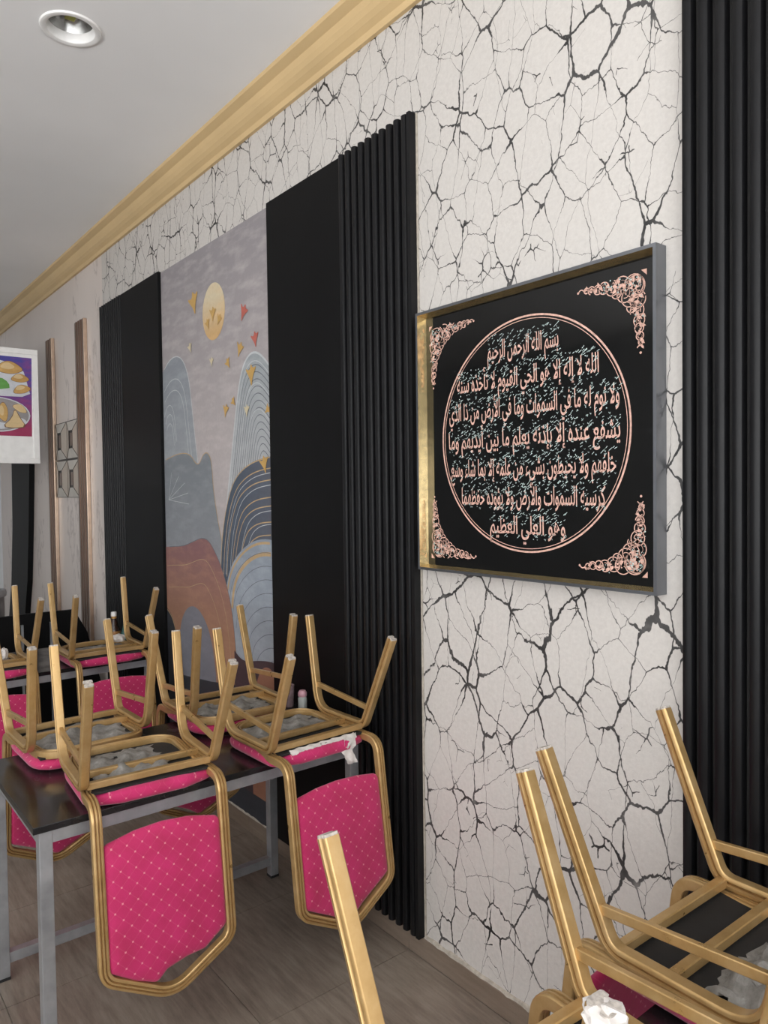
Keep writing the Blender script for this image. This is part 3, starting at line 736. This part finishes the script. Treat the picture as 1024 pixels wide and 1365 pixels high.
obj('backing', B(-0.312, 0.312, -0.010, 0, 0, 0.60), 'tile_dark', dt)
def decor_tile(cx_, z_):
    w_, h_ = 0.148, 0.143
    bm = bmesh.new(); y0, y1, y2 = -0.012, -0.026, -0.020
    O = [(-w_, -h_), (w_, -h_), (w_, h_), (-w_, h_)]; I = [(-0.052, -0.070), (0.052, -0.070), (0.052, 0.070), (-0.052, 0.070)]
    bk = [bm.verts.new((x, y0 + 0.004, z)) for x, z in O]; fo = [bm.verts.new((x, y0, z)) for x, z in O]; fi = [bm.verts.new((x, y1, z)) for x, z in I]; ii = [bm.verts.new((x, y2, z)) for x, z in I]
    for i in range(4):
        j = (i + 1) % 4
        bm.faces.new((bk[i], bk[j], fo[j], fo[i])).material_index = 0
        bm.faces.new((fo[i], fo[j], fi[j], fi[i])).material_index = 0 if i in (1, 3) else 1
        bm.faces.new((fi[i], fi[j], ii[j], ii[i])).material_index = 2
    bm.faces.new(ii).material_index = 2
    o = obj('tile', bm, ['tile_beige', 'tile_beige_light', 'tile_dark'], dt); o.location = (cx_, 0, z_)
    obj('centre_slot', B(-0.028, 0.028, -0.0235, -0.019, -0.050, 0.050), 'bronze', o)
    bm = bmesh.new()
    for sx_ in (-1, 1):
        for sz_ in (-1, 1):
            sweep(bm, [Vector((sx_ * w_, y0 - 0.001, sz_ * h_)), Vector((sx_ * 0.052, y1 - 0.001, sz_ * 0.070))], [(-.001, -.0022), (.001, -.0022), (.001, .0022), (-.001, .0022)], (0, 1, 0))
    obj('seam', bm, 'tile_dark', o)
for cx_ in (-0.155, 0.155):
    for z_ in (0.147, 0.450): decor_tile(cx_, z_)
# black curved board at far end of wall
bm = bmesh.new()
Lf = [(-7.86, 2.6), (-7.86, 1.95), (-7.89, 1.37), (-8.0, 0.80), (-8.20, 0.30), (-8.30, 0.0)]
Rt = [(-7.55, 0.0), (-7.53, 0.30), (-7.45, 0.60), (-7.35, 0.86), (-7.25, 1.38), (-7.17, 1.95), (-7.12, 2.6)]
prism(bm, [(x + 7.7, z) for x, z in Lf + Rt], -0.045, 0.0)
o = obj('curved_black_panel', bm, 'black'); o.location = (-7.7, WY1 - 0.002, 0.0)
tag(o, 'tall black panel with curved right edge standing below the food sign', 'wall panel')

# ------------------------------------------------------------------ food sign
SX, SY1 = -6.2, 1.507
sg = thing('food_sign', 'white framed hanging sign with pictures of fried pastries at the left edge', 'sign', (SX, 1.06, 1.905))
def sb(y0, y1, z0, z1, x0=0.0, x1=0.02, **k): return B(x0, x1, y0 - 1.06, y1 - 1.06, z0 - 1.905, z1 - 1.905, **k)
obj('sign_board', sb(0.62, 1.49, 1.92, 2.77, -0.04, 0.0), 'white', sg)
for nm, a in (('frame_bar', (0.60, SY1, 1.905, 1.945)), ('frame_bar', (0.60, SY1, 2.747, 2.787)), ('frame_bar', (0.60, 0.64, 1.945, 2.747)), ('frame_bar', (1.467, SY1, 1.945, 2.747))):
    obj(nm, sb(*a, x0=-0.05, x1=0.014, bev=0.003), 'white', sg)
pm = []
def pmat(n_, a, b=None, **k): pm.append(flat(n_, a, b, **k)); return len(pm) - 1
z0_, z1_ = 2.115 - 1.905, 2.722 - 1.905
BLU = pmat('print_field', (0.35, 0.03, 0.10), (0.04, 0.06, 0.34), axis='Z', lo=z0_ + 0.05, hi=z0_ + 0.42)
WHT = pmat('print_plate', (0.62, 0.64, 0.68)); PAS = pmat('print_pastry', (0.62, 0.40, 0.14), (0.45, 0.22, 0.05), axis='Y', lo=0.1, hi=0.45)
PA2 = pmat('print_pastry_light', (0.68, 0.50, 0.26)); GRN = pmat('print_green_dip', (0.12, 0.34, 0.07)); BRW = pmat('print_brown', (0.20, 0.10, 0.05)); LIM = pmat('print_leaf', (0.25, 0.38, 0.12)); GRY = pmat('print_dish', (0.30, 0.28, 0.28))
bm = bmesh.new(); px = 0.0012
def sp(pts, mi, sm=1):
    global px
    px += 0.0003
    q = smooth_poly(pts, sm) if sm else pts
    bm.faces.new([bm.verts.new((px, y - 1.06, z - 1.905)) for y, z in q]).material_index = mi
sp([(0.66, 2.115), (1.455, 2.115), (1.465, 2.722), (0.66, 2.722)], BLU, 0)
# sign picture coordinates are metres across (y) and up (z) the board
sp([(0.80, 2.66), (1.10, 2.70), (1.28, 2.685), (1.40, 2.64), (1.43, 2.52), (1.455, 2.42), (1.20, 2.415), (0.85, 2.43)], WHT)
def pastry(cy_, cz_, s, rot, mi=PAS):
    P0 = [(-1, -.35), (-.5, .35), (0, .55), (.55, .4), (1.15, .0), (.5, -.42), (-.2, -.5)]
    ca, sa = math.cos(rot), math.sin(rot)
    for k_, m_ in ((1.06, BRW), (1.0, mi), (0.55, PA2)):
        sp([(cy_ + s * k_ * (a * ca - b * sa) - (0.01 if k_ < .6 else 0), cz_ + s * k_ * (a * sa + b * ca) + (0.012 if k_ < .6 else 0)) for a, b in P0], m_, 2)
for a in ((1.17, 2.64, .085, 2.2), (1.05, 2.62, .08, .4), (1.30, 2.635, .095, -.1), (0.92, 2.60, .08, -.2), (1.375, 2.56, .065, -.1), (0.90, 2.50, .09, .3), (1.385, 2.475, .065, .15)): pastry(*a)
sp([(1.0, 2.57), (1.25, 2.575), (1.325, 2.53), (1.335, 2.44), (0.98, 2.43)], WHT); sp([(1.02, 2.555), (1.24, 2.56), (1.30, 2.52), (1.305, 2.465), (1.0, 2.46)], GRN)
ell = lambda cy_, cz_, ry, rz, mi: sp([(cy_ + ry * math.cos(2 * PI * i / 28), cz_ + rz * math.sin(2 * PI * i / 28)) for i in range(28)], mi, 0)
ell(1.20, 2.275, .245, .133, WHT); ell(1.20, 2.275, .235, .125, GRY)
ell(1.12, 2.355, .09, .035, LIM); ell(1.02, 2.30, .06, .05, LIM)
pastry(1.37, 2.33, .055, -.6, PA2); pastry(1.25, 2.29, .075, 1.5, PAS)
ell(1.36, 2.225, .055, .03, WHT); ell(1.15, 2.19, .16, .03, WHT)
sp([(1.24, 2.18), (1.31, 2.25), (1.335, 2.335), (1.37, 2.26), (1.42, 2.185), (1.33, 2.170)], BRW, 1); sp([(1.25, 2.185), (1.315, 2.25), (1.335, 2.325), (1.365, 2.26), (1.41, 2.19), (1.33, 2.176)], PA2, 1); pastry(1.03, 2.22, .07, .5)
o = obj('printed_photo', bm, pm, sg); o['label'] = 'blue to red print with fried pastries and a green dip'
for y in (0.75, 0.98):
    bm = bmesh.new(); sweep(bm, [Vector((-0.02, y - 1.06, 0.875)), Vector((-0.02, y - 1.06, CZ - 1.905))], [(0.004 * math.cos(a * PI / 4), 0.004 * math.sin(a * PI / 4)) for a in range(8)], (1, 0, 0))
    obj('hanging_rod', bm, 'steel', sg)

# ------------------------------------------------------------------ tables
def table(label, x0, x1, y0, y1, ins_a, ins_b, z=0.75, group='black topped steel framed tables'):
    """x0..x1 across, y0..y1 towards the wall; ins_a / ins_b how far the legs stand in at the two ends"""
    cx_, cy_ = (x0 + x1) / 2, (y0 + y1) / 2
    t = thing('dining_table', label, 'table', (cx_, cy_, 0), 0, group)
    hx_, hy_ = (x1 - x0) / 2, (y1 - y0) / 2
    obj('tabletop', B(-hx_, hx_, -hy_, hy_, z - 0.020, z, bev=0.002), 'top', t)
    ax, bx_, ay, by_ = -hx_ + 0.012, hx_ - 0.008, -hy_ + ins_a, hy_ - ins_b; s = 0.036
    zt = z - 0.0205
    for xx in (ax, bx_ - s):
        for yy in (ay, by_ - s):
            l_ = obj('leg', B(-s / 2, s / 2, -s / 2, s / 2, 0.008, zt, bev=0.002), 'steel', t); l_.location = (xx + s / 2, yy + s / 2, 0)
            obj('foot_cap', B(-s / 2 - .001, s / 2 + .001, -s / 2 - .001, s / 2 + .001, 0, 0.010), 'board', l_)
    for xx in (ax, bx_ - s): obj('apron', B(xx, xx + s, ay + s, by_ - s, zt - 0.036, zt), 'steel', t)
    for yy in (ay, by_ - s): obj('apron', B(ax + s, bx_ - s, yy, yy + s, zt - 0.036, zt), 'steel', t)
    obj('foot_rail', B(ax + .003, ax + 0.033, ay + s, by_ - s, 0.055, 0.09), 'steel', t)
    return t
table('front table with two upturned chairs on each long side, in the middle of the photo', -2.795, -2.146, 0.480, 1.657, 0.016, 0.070)
table('second table behind the front one, with bottles beside its upturned chairs', -4.665, -4.030, 0.400, 1.575, 0.02, 0.03)
table('nearest table under the two big upturned chairs at the lower right', -0.700, -0.055, 0.480, 1.640, 0.02, 0.05)

# ------------------------------------------------------------------ chairs, upside down on the tables
# local axes: x to the rear of the chair, y to its side, z up from the table top it lies on
def lerp3(a, b, t): return tuple(a[i] * (1 - t) + b[i] * t for i in range(3))
ZR = 0.064
def back_x(z):   # how far out the backrest stands at height z
    return 0.098 + (0.0 if z > -0.02 else (-0.02 - z) * 0.15)
def cushion(bm, outline, place, th, mi=0):
    """outline: 2-D points; place(a, b, t) -> 3-D, t across the thickness -1..1"""
    n_ = len(outline); cx_ = sum(q[0] for q in outline) / n_; cy_ = sum(q[1] for q in outline) / n_
    rings = []
    for sc_, t in ((0.80, -1.0), (0.93, -0.92), (0.985, -0.6), (1.0, -0.15), (1.0, 0.15), (0.985, 0.6), (0.93, 0.92), (0.80, 1.0)):
        rings.append([bm.verts.new(place(cx_ + (a - cx_) * sc_, cy_ + (b - cy_) * sc_, t * th)) for a, b in outline])
    for A, D in zip(rings, rings[1:]):
        for i in range(n_): bm.faces.new((A[i], A[(i + 1) % n_], D[(i + 1) % n_], D[i])).material_index = mi
    for A, t in ((rings[0], -1.08), (rings[-1], 1.08)):
        c_ = bm.verts.new(place(cx_, cy_, t * th))
        for i in range(n_): bm.faces.new((A[i], A[(i + 1) % n_], c_)).material_index = mi
    return bm
def flat2(pts, rad): return [(p_.x, p_.y) for p_ in fillet([(a, b, 0) for a, b in pts], rad, 5, closed=True)]
CROWN = [(-0.184, -0.422), (0.0, -0.520)]
def make_chair(label, group, scoop=False):
    t = thing('banquet_chair', label, 'chair', (0, 0, 0), 0, group)
    # four legs, each curving into the side rail
    for s in (-1, 1):
        ff, fr = (-0.334, 0.201 * s, 0.416), (0.156, 0.207 * s, 0.395)
        cf, cr, mid = (-0.268, 0.195 * s, ZR), (0.012, 0.195 * s, ZR), (-0.128, 0.195 * s, ZR)
        for nm, path in (('f', fillet([ff, cf, mid], 0.085, 7)), ('r', fillet([fr, cr, mid], 0.045, 7))):
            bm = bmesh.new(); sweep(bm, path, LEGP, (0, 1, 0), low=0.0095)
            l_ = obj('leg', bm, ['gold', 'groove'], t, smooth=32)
            a, b = path[0], path[1]; dr = (a - b).normalized()
            bm = bmesh.new(); sweep(bm, [a - dr * 0.004, a + dr * 0.0045], [(x * 0.93, y * 0.93) for x, y in LEGP], (0, 1, 0))
            obj('foot_cap', bm, 'foot', l_)
        # stretcher between the front and the rear leg of a side
        p0 = Vector(lerp3(cf, ff, 0.27)); p1 = Vector(lerp3(cr, fr, 0.20))
        bm = bmesh.new(); sweep(bm, [p0, p1], [(x * 0.6, y * 0.95) for x, y in RECT], (0, 1, 0)); obj('stretcher', bm, 'gold_flat', t)
    # crossbars under the seat
    for x, z, nm in ((0.004, ZR - 0.001, 0), (-0.098, ZR - 0.004, 1)):
        bm = bmesh.new(); sweep(bm, [Vector((x, -0.184, z)), Vector((x, 0.184, z))], RECT, (0, 0, 1)); obj('crossbar', bm, 'gold_flat', t)
    # one long tube: round the seat, over the table edge and round the backrest
    zs = 0.034; w_ = 0.184
    pts = [(-0.292, -0.160, zs + 0.016), (-0.160, -0.168, zs + 0.010), (0.0, -w_, zs), (back_x(0), -w_, zs)]
    P_ = [(-0.315, 0.0, zs + 0.022), (-0.315, -0.165, zs + 0.020), (-0.12, -0.168, zs + 0.006), (0.01, -w_, zs), (back_x(0), -w_, zs)]
    R_ = [0, 0.095, 0, 0.02, 0.085]
    P_.append((back_x(-0.422), -0.184, -0.422)); R_.append(0.050); P_.append((back_x(-0.520), 0.0, -0.520)); R_.append(0.10)
    half = P_; other = [(x, -y, z) for x, y, z in half[:-1][::-1]]
    full = half[1:] + other[:-1]
    rads = R_[1:] + R_[:-1][::-1][:-1]
    path = fillet([half[0]] + full, [0] + rads, 7, closed=True)
    bm = bmesh.new(); frames = []
    n_ = len(path); up = Vector((0, 0, 1))
    # transport the section along the closed loop, keeping one axis in the side direction of the bend
    rings = []
    for i in range(n_):
        tt = (path[(i + 1) % n_] - path[i - 1]).normalized()
        ref = Vector((0, 0, 1)) if abs(tt.z) < 0.0 else Vector((1, 0, 0))
        # seat part lies flat, back part hangs: blend the reference normal with the height of the point
        k_ = min(max((0.03 - path[i].z) / 0.09, 0), 1)
        ref = Vector((k_, 0, 1 - k_))
        if path[i].x > 0.02 and path[i].z > -0.08:
            ang = min(max((path[i].x - 0.02) / 0.07, 0), 1) * 0.5 + min(max((0.03 - path[i].z) / 0.09, 0), 1) * 0.5
            ref = Vector((math.sin(ang * PI / 2), 0, math.cos(ang * PI / 2)))
        s_ = (ref - tt * ref.dot(tt)).normalized(); q_ = tt.cross(s_)
        rings.append([bm.verts.new(path[i] + s_ * x + q_ * y) for x, y in GROOVE])
    for i in range(n_):
        A, D = rings[i], rings[(i + 1) % n_]
        for j in range(len(GROOVE)):
            kx = (j + 1) % len(GROOVE); fc = bm.faces.new((A[j], A[kx], D[kx], D[j]))
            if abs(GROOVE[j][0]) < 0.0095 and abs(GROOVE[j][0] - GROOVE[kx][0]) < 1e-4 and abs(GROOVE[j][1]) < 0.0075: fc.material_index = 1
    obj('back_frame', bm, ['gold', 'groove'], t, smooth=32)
    # seat cushion with its board
    out = flat2([(-0.328, -0.196), (-0.328, 0.196), (0.012, 0.196), (0.046, 0.10), (0.046, -0.10), (0.012, -0.196)], [0.10, 0.10, 0.035, 0.06, 0.06, 0.035])
    bm = bmesh.new(); rnd_ = random.Random(3)
    cushion(bm, out, lambda a, b, q: (a, b, 0.020 + q + 0.006 * math.cos(b * 9) * (1 if q > 0 else 0)), 0.0185); obj('seat', bm, 'pink_seat', t, smooth=60)
    obj('seat_board', B(-0.300, 0.026, -0.176, 0.176, 0.0405, 0.047), 'board', t)
    # backrest
    if scoop:
        o2 = [(-0.171, -0.076), (-0.171, -0.408), (-0.10, -0.452), (-0.045, -0.476), (-0.015, -0.450), (0.045, -0.436), (0.10, -0.432), (0.171, -0.385), (0.171, -0.076), (0.08, -0.056), (0.0, -0.050), (-0.08, -0.056)]
    else:
        o2 = [(-0.171, -0.076), (-0.171, -0.408), (-0.06, -0.468), (0.0, -0.497), (0.05, -0.462), (0.171, -0.400), (0.171, -0.076), (0.08, -0.062), (0.0, -0.058), (-0.08, -0.062)]
    rad = [0.022] * len(o2)
    bm = bmesh.new(); cushion(bm, flat2(o2, rad), lambda a, b, q: (back_x(b) + q, a, b), 0.015); obj('backrest', bm, 'pink_back', t, smooth=60)
    return t
def lining(chair, x0, x1, y0, y1, seed, hi=0.02, z=0.047, name='torn_lining'):
    """crumpled sheet with ragged edges across the underside of the seat"""
    rn = random.Random(seed); nx_, ny_ = 16, 22; bm = bmesh.new(); g = []
    ph = [rn.uniform(0, 6.28) for _ in range(6)]
    for i in range(nx_ + 1):
        row = []
        for j in range(ny_ + 1):
            u, v_ = i / nx_, j / ny_
            x = x0 + (x1 - x0) * u; y = y0 + (y1 - y0) * v_
            if i in (0, nx_): x += rn.uniform(-0.010, 0.010)
            if j in (0, ny_): y += rn.uniform(-0.014, 0.014)
            e = min(u, 1 - u, v_, 1 - v_) * 4
            h = 0.5 + 0.5 * math.sin(11 * u + 5 * v_ + ph[0]) * math.sin(7 * v_ - 5 * u + ph[1]) + 0.35 * math.sin(23 * v_ + 9 * u + ph[2]) + rn.uniform(-.18, .18)
            row.append(bm.verts.new((x, y, z + hi * max(h, 0) * min(e + 0.25, 1) * 0.6)))
        g.append(row)
    for i in range(nx_):
        for j in range(ny_): bm.faces.new((g[i][j], g[i + 1][j], g[i + 1][j + 1], g[i][j + 1]))
    return obj(name, bm, 'lining', chair, smooth=60)
def tree_copy(o, parent=None):
    c_ = o.copy(); C.objects.link(c_)
    if parent: c_.parent = parent
    for ch in list(o.children): tree_copy(ch, c_)
    return c_
def scrap(name, pts_seed, loc, size, label, parent=None):
    rn = random.Random(pts_seed); bm = bmesh.new(); bmesh.ops.create_icosphere(bm, subdivisions=3, radius=1)
    for v_ in bm.verts:
        k_ = 1 + 0.16 * math.sin(6 * v_.co.x + rn.uniform(-.2, .2)) * math.cos(7 * v_.co.y + 2) + rn.uniform(-.05, .05)
        v_.co = Vector((v_.co.x * size[0] * k_, v_.co.y * size[1] * k_, v_.co.z * size[2] * k_))
    lowest = min(v_.co.z for v_ in bm.verts)
    for v_ in bm.verts: v_.co.z -= lowest
    o = obj(name, bm, 'tissue', parent, smooth=25, loc=loc)
    if label: tag(o, label, 'tissue', None)
    return o

PZT = 0.751
g1, g2, g0 = 'upturned chairs on the front table', 'upturned chairs on the second table', 'upturned chairs on the nearest table'
A = make_chair('upturned gold chair with gap below its pink back panel, near left corner of front table', g1, scoop=True)
Bc = make_chair('upturned gold chair with torn strip hanging from its seat, beside the black slats', g1)
def place(o, x, y, th, far, label=None, group=None, z=PZT):
    o.location = (x, y, z); o.rotation_euler = (0, 0, th + (PI if far else 0))
    if label: o['label'] = label
    if group: o['group'] = group
    return o
others = [tree_copy(Bc) for _ in range(6)]
place(A, -2.174, 0.818, -0.068, False); place(Bc, -2.106, 1.380, 0.030, False)
Cc, Dc, Ec, Fc, Gc, Hc = others
place(Cc, -2.862, 0.769, 0.023, True, 'upturned gold chair on the far side of the front table, at the left', g1)
place(Dc, -2.838, 1.339, -0.026, True, 'upturned gold chair on the far side of the front table, in front of the mural', g1)
place(Ec, -3.999, 1.293, 0.003, False, 'upturned gold chair on the second table, beside the sauce bottles', g2)
place(Fc, -4.015, 0.719, 0.017, False, 'upturned gold chair on the second table, cut by the left edge of the photo', g2)
place(Gc, -0.763, 1.335, -0.020, True, 'big upturned chair at lower right, its leg crossing the black slats', g0)
place(Hc, -0.727, 0.799, -0.055, True, 'nearest upturned chair, its lone leg rising at the bottom centre', g0)
lining(A, -0.275, -0.03, -0.155, 0.085, 1, 0.034); lining(Bc, -0.285, -0.10, -0.150, 0.145, 2, 0.030)
lining(Cc, -0.27, -0.02, -0.150, 0.150, 3, 0.034); lining(Dc, -0.27, -0.05, -0.14, 0.14, 4, 0.030)
lining(Ec, -0.27, -0.02, -0.14, 0.15, 5, 0.02); lining(Fc, -0.27, -0.02, -0.14, 0.15, 6, 0.02)
lining(Gc, -0.30, -0.14, -0.05, 0.155, 7, 0.05); lining(Hc, -0.24, -0.05, -0.15, 0.0, 8, 0.03)
# torn cloth strip hanging from the seat of the chair beside the slats
rn = random.Random(21); bm = bmesh.new(); rows = []
for i in range(12):
    tt = i / 11; z = 0.052 - 0.095 * tt; xo = 0.026 + 0.020 * min(tt * 3, 1) + 0.006 * math.sin(tt * 9)
    w0 = 0.030 - 0.012 * tt
    rows.append([bm.verts.new((xo + 0.004 * math.sin(j * 2 + i), 0.115 - 0.018 * math.sin(tt * 3) + w0 * (j / 5 - 0.5) * 2 + rn.uniform(-.003, .003), z)) for j in range(6)])
for a, b in zip(rows, rows[1:]):
    for j in range(5): bm.faces.new((a[j], a[j + 1], b[j + 1], b[j]))
o = obj('torn_strip', bm, 'tissue', Bc, smooth=60); o['label'] = 'whitish torn cloth strip hanging over the seat edge'
bm = bmesh.new(); rows = []
for i in range(40):
    y = -0.13 + 0.27 * i / 39; rows.append([bm.verts.new((0.019 + 0.004 * math.sin(i * .9), y, 0.052)), bm.verts.new((0.030 + rn.uniform(-.003, .004), y, 0.046 + rn.uniform(-.004, .004))), bm.verts.new((0.034 + rn.uniform(-.003, .003), y + .002, 0.036 + rn.uniform(-.008, .005)))])
for a, b in zip(rows, rows[1:]):
    for j in range(2): bm.faces.new((a[j], a[j + 1], b[j + 1], b[j]))
o = obj('frayed_edge', bm, 'tissue', Bc, smooth=60); o['label'] = 'frayed whitish lining edge under the crossbar'
# white stuffing on the chairs of the nearest table
scrap('stuffing', 5, (-0.334, 0.201, 0.398), (0.021, 0.021, 0.011), None, Hc)['label'] = 'lump of whitish tape on the foot of the front leg'
scrap('tissue_ball', 6, (-4.13, 1.39, PZT + 0.079), (0.040, 0.035, 0.022), 'crumpled white tissue on the underside of the chair beside the bottles')
scrap('tissue_ball', 8, (-4.09, 0.80, PZT + 0.079), (0.024, 0.022, 0.028), 'crumpled white tissue on the chair at the left edge of the photo')

# ------------------------------------------------------------------ small things on the tables
sm_glass = plain('dark_sauce', (0.03, 0.012, 0.008), 0.12, var=0.2, scale=40)
bo = thing('sauce_bottle', 'dark sauce bottle with white cap on the second table', 'bottle', (-4.50, 1.49, 0.75), 0, 'bottles on the second table')
obj('bottle_body', lathe(bmesh.new(), [(0, 0), (0.030, 0.0), (0.034, 0.006), (0.034, 0.085), (0.030, 0.10), (0.016, 0.145), (0.013, 0.155), (0.013, 0.170), (0, 0.170)], 20), sm_glass, bo, smooth=45)
obj('label_band', lathe(bmesh.new(), [(0.0345, 0.020), (0.0352, 0.022), (0.0352, 0.078), (0.0345, 0.080)], 20), plain('orange_label', (0.42, 0.20, 0.06), 0.5, 0, 0.3, 50), bo, smooth=45)
obj('neck_band', lathe(bmesh.new(), [(0.0135, 0.155), (0.0155, 0.156), (0.0155, 0.168), (0.0135, 0.169)], 16), plain('gold_neck_label', (0.5, 0.27, 0.08), 0.4, 0, 0.1), bo, smooth=45)
obj('cap', lathe(bmesh.new(), [(0.0, 0.169), (0.0165, 0.169), (0.0172, 0.172), (0.0172, 0.192), (0.014, 0.196), (0, 0.197)], 18), 'white', bo, smooth=45)
b2 = thing('glass_bottle', 'small teal tinted glass bottle with red cap beside the dark sauce bottle', 'bottle', (-4.47, 1.545, 0.75), 0, 'bottles on the second table')
obj('bottle_body', lathe(bmesh.new(), [(0, 0), (0.022, 0), (0.025, 0.005), (0.025, 0.055), (0.019, 0.075), (0.008, 0.125), (0.008, 0.140), (0, 0.140)], 18), plain('teal_glass', (0.05, 0.13, 0.12), 0.08, 0, 0.3, 60), b2, smooth=45)
obj('label_band', lathe(bmesh.new(), [(0.0252, 0.028), (0.0258, 0.029), (0.0258, 0.050), (0.0252, 0.051)], 18), plain('pale_green_label', (0.30, 0.46, 0.38), 0.5, 0, 0.2, 50), b2, smooth=45)
obj('cap', lathe(bmesh.new(), [(0, 0.139), (0.0095, 0.139), (0.0098, 0.150), (0, 0.153)], 14), plain('red_cap', (0.30, 0.03, 0.02), 0.4), b2, smooth=45)
s1 = thing('salt_shaker', 'glass salt shaker with pink lid on the front table, by the black panel', 'shaker', (-2.60, 1.630, 0.75))
glass_m, nt, p = new_mat('shaker_glass'); p.inputs['Base Color'].default_value = (0.75, 0.80, 0.76, 1); p.inputs['Roughness'].default_value = 0.15; p.inputs['Alpha'].default_value = 0.55
obj('jar', lathe(bmesh.new(), [(0, 0), (0.017, 0), (0.019, 0.004), (0.0185, 0.045), (0.016, 0.054), (0, 0.055)], 18), glass_m, s1, smooth=45)
obj('salt', lathe(bmesh.new(), [(0, 0.003), (0.0155, 0.003), (0.0155, 0.032), (0, 0.034)], 16), 'white', s1, smooth=45)
obj('lid', lathe(bmesh.new(), [(0.0, 0.054), (0.0165, 0.054), (0.0185, 0.058), (0.0185, 0.070), (0.013, 0.079), (0, 0.082)], 18), plain('pink_lid', (0.66, 0.36, 0.42), 0.4, 0, 0.05), s1, smooth=45)
s2 = thing('glass_tumbler', 'small pinkish tumbler half hidden behind an upturned chair leg near the salt shaker', 'glass', (-2.68, 1.610, 0.75))
obj('tumbler_wall', lathe(bmesh.new(), [(0, 0.0), (0.022, 0.0), (0.026, 0.09), (0.0245, 0.09), (0.021, 0.004), (0, 0.004)], 20), plain('pinkish_glass', (0.30, 0.21, 0.22), 0.2, 0, 0.25, 40), s2, smooth=45)

# ------------------------------------------------------------------ far left furniture
pn = thing('low_black_bench', 'low black board with slanted right end behind the second table', 'bench', (-5.3, 1.2, 0))
bm = bmesh.new(); prism(bm, [(-0.30, 0.06), (0.52, 0.06), (0.37, 0.70), (0.285, 0.865), (-0.02, 0.868), (-0.30, 0.86)], -0.03, 0.0, axis='x')
obj('back_board', bm, 'black', pn)
for y in (-0.05, 0.13): 
    obj('chrome_leg', B(0.004, 0.020, y - 0.007, y + 0.007, 0.0, 0.80), 'steel', pn)
obj('seat_slab', B(-0.42, -0.03, -0.28, 0.40, 0.40, 0.45, bev=0.006), 'black', pn)
for y in (-0.24, 0.36):
    obj('leg', B(-0.40, -0.37, y - 0.015, y + 0.015, 0, 0.40), 'steel', pn)
ub = thing('steel_bin', 'grey round steel bin at the left edge of the photo, beyond the tables', 'bin', (-6.0, 1.055, 0))
obj('body', lathe(bmesh.new(), [(0, 0.0), (0.125, 0.0), (0.130, 0.01), (0.132, 0.92), (0.0, 0.92)], 32), plain('dull_steel', (0.22, 0.22, 0.23), 0.35, 0.7, 0.25, 12), ub, smooth=40)
obj('rim', lathe(bmesh.new(), [(0.120, 0.92), (0.145, 0.922), (0.149, 0.945), (0.143, 0.968), (0.118, 0.970), (0.110, 0.955)], 32), 'steel', ub, smooth=40)
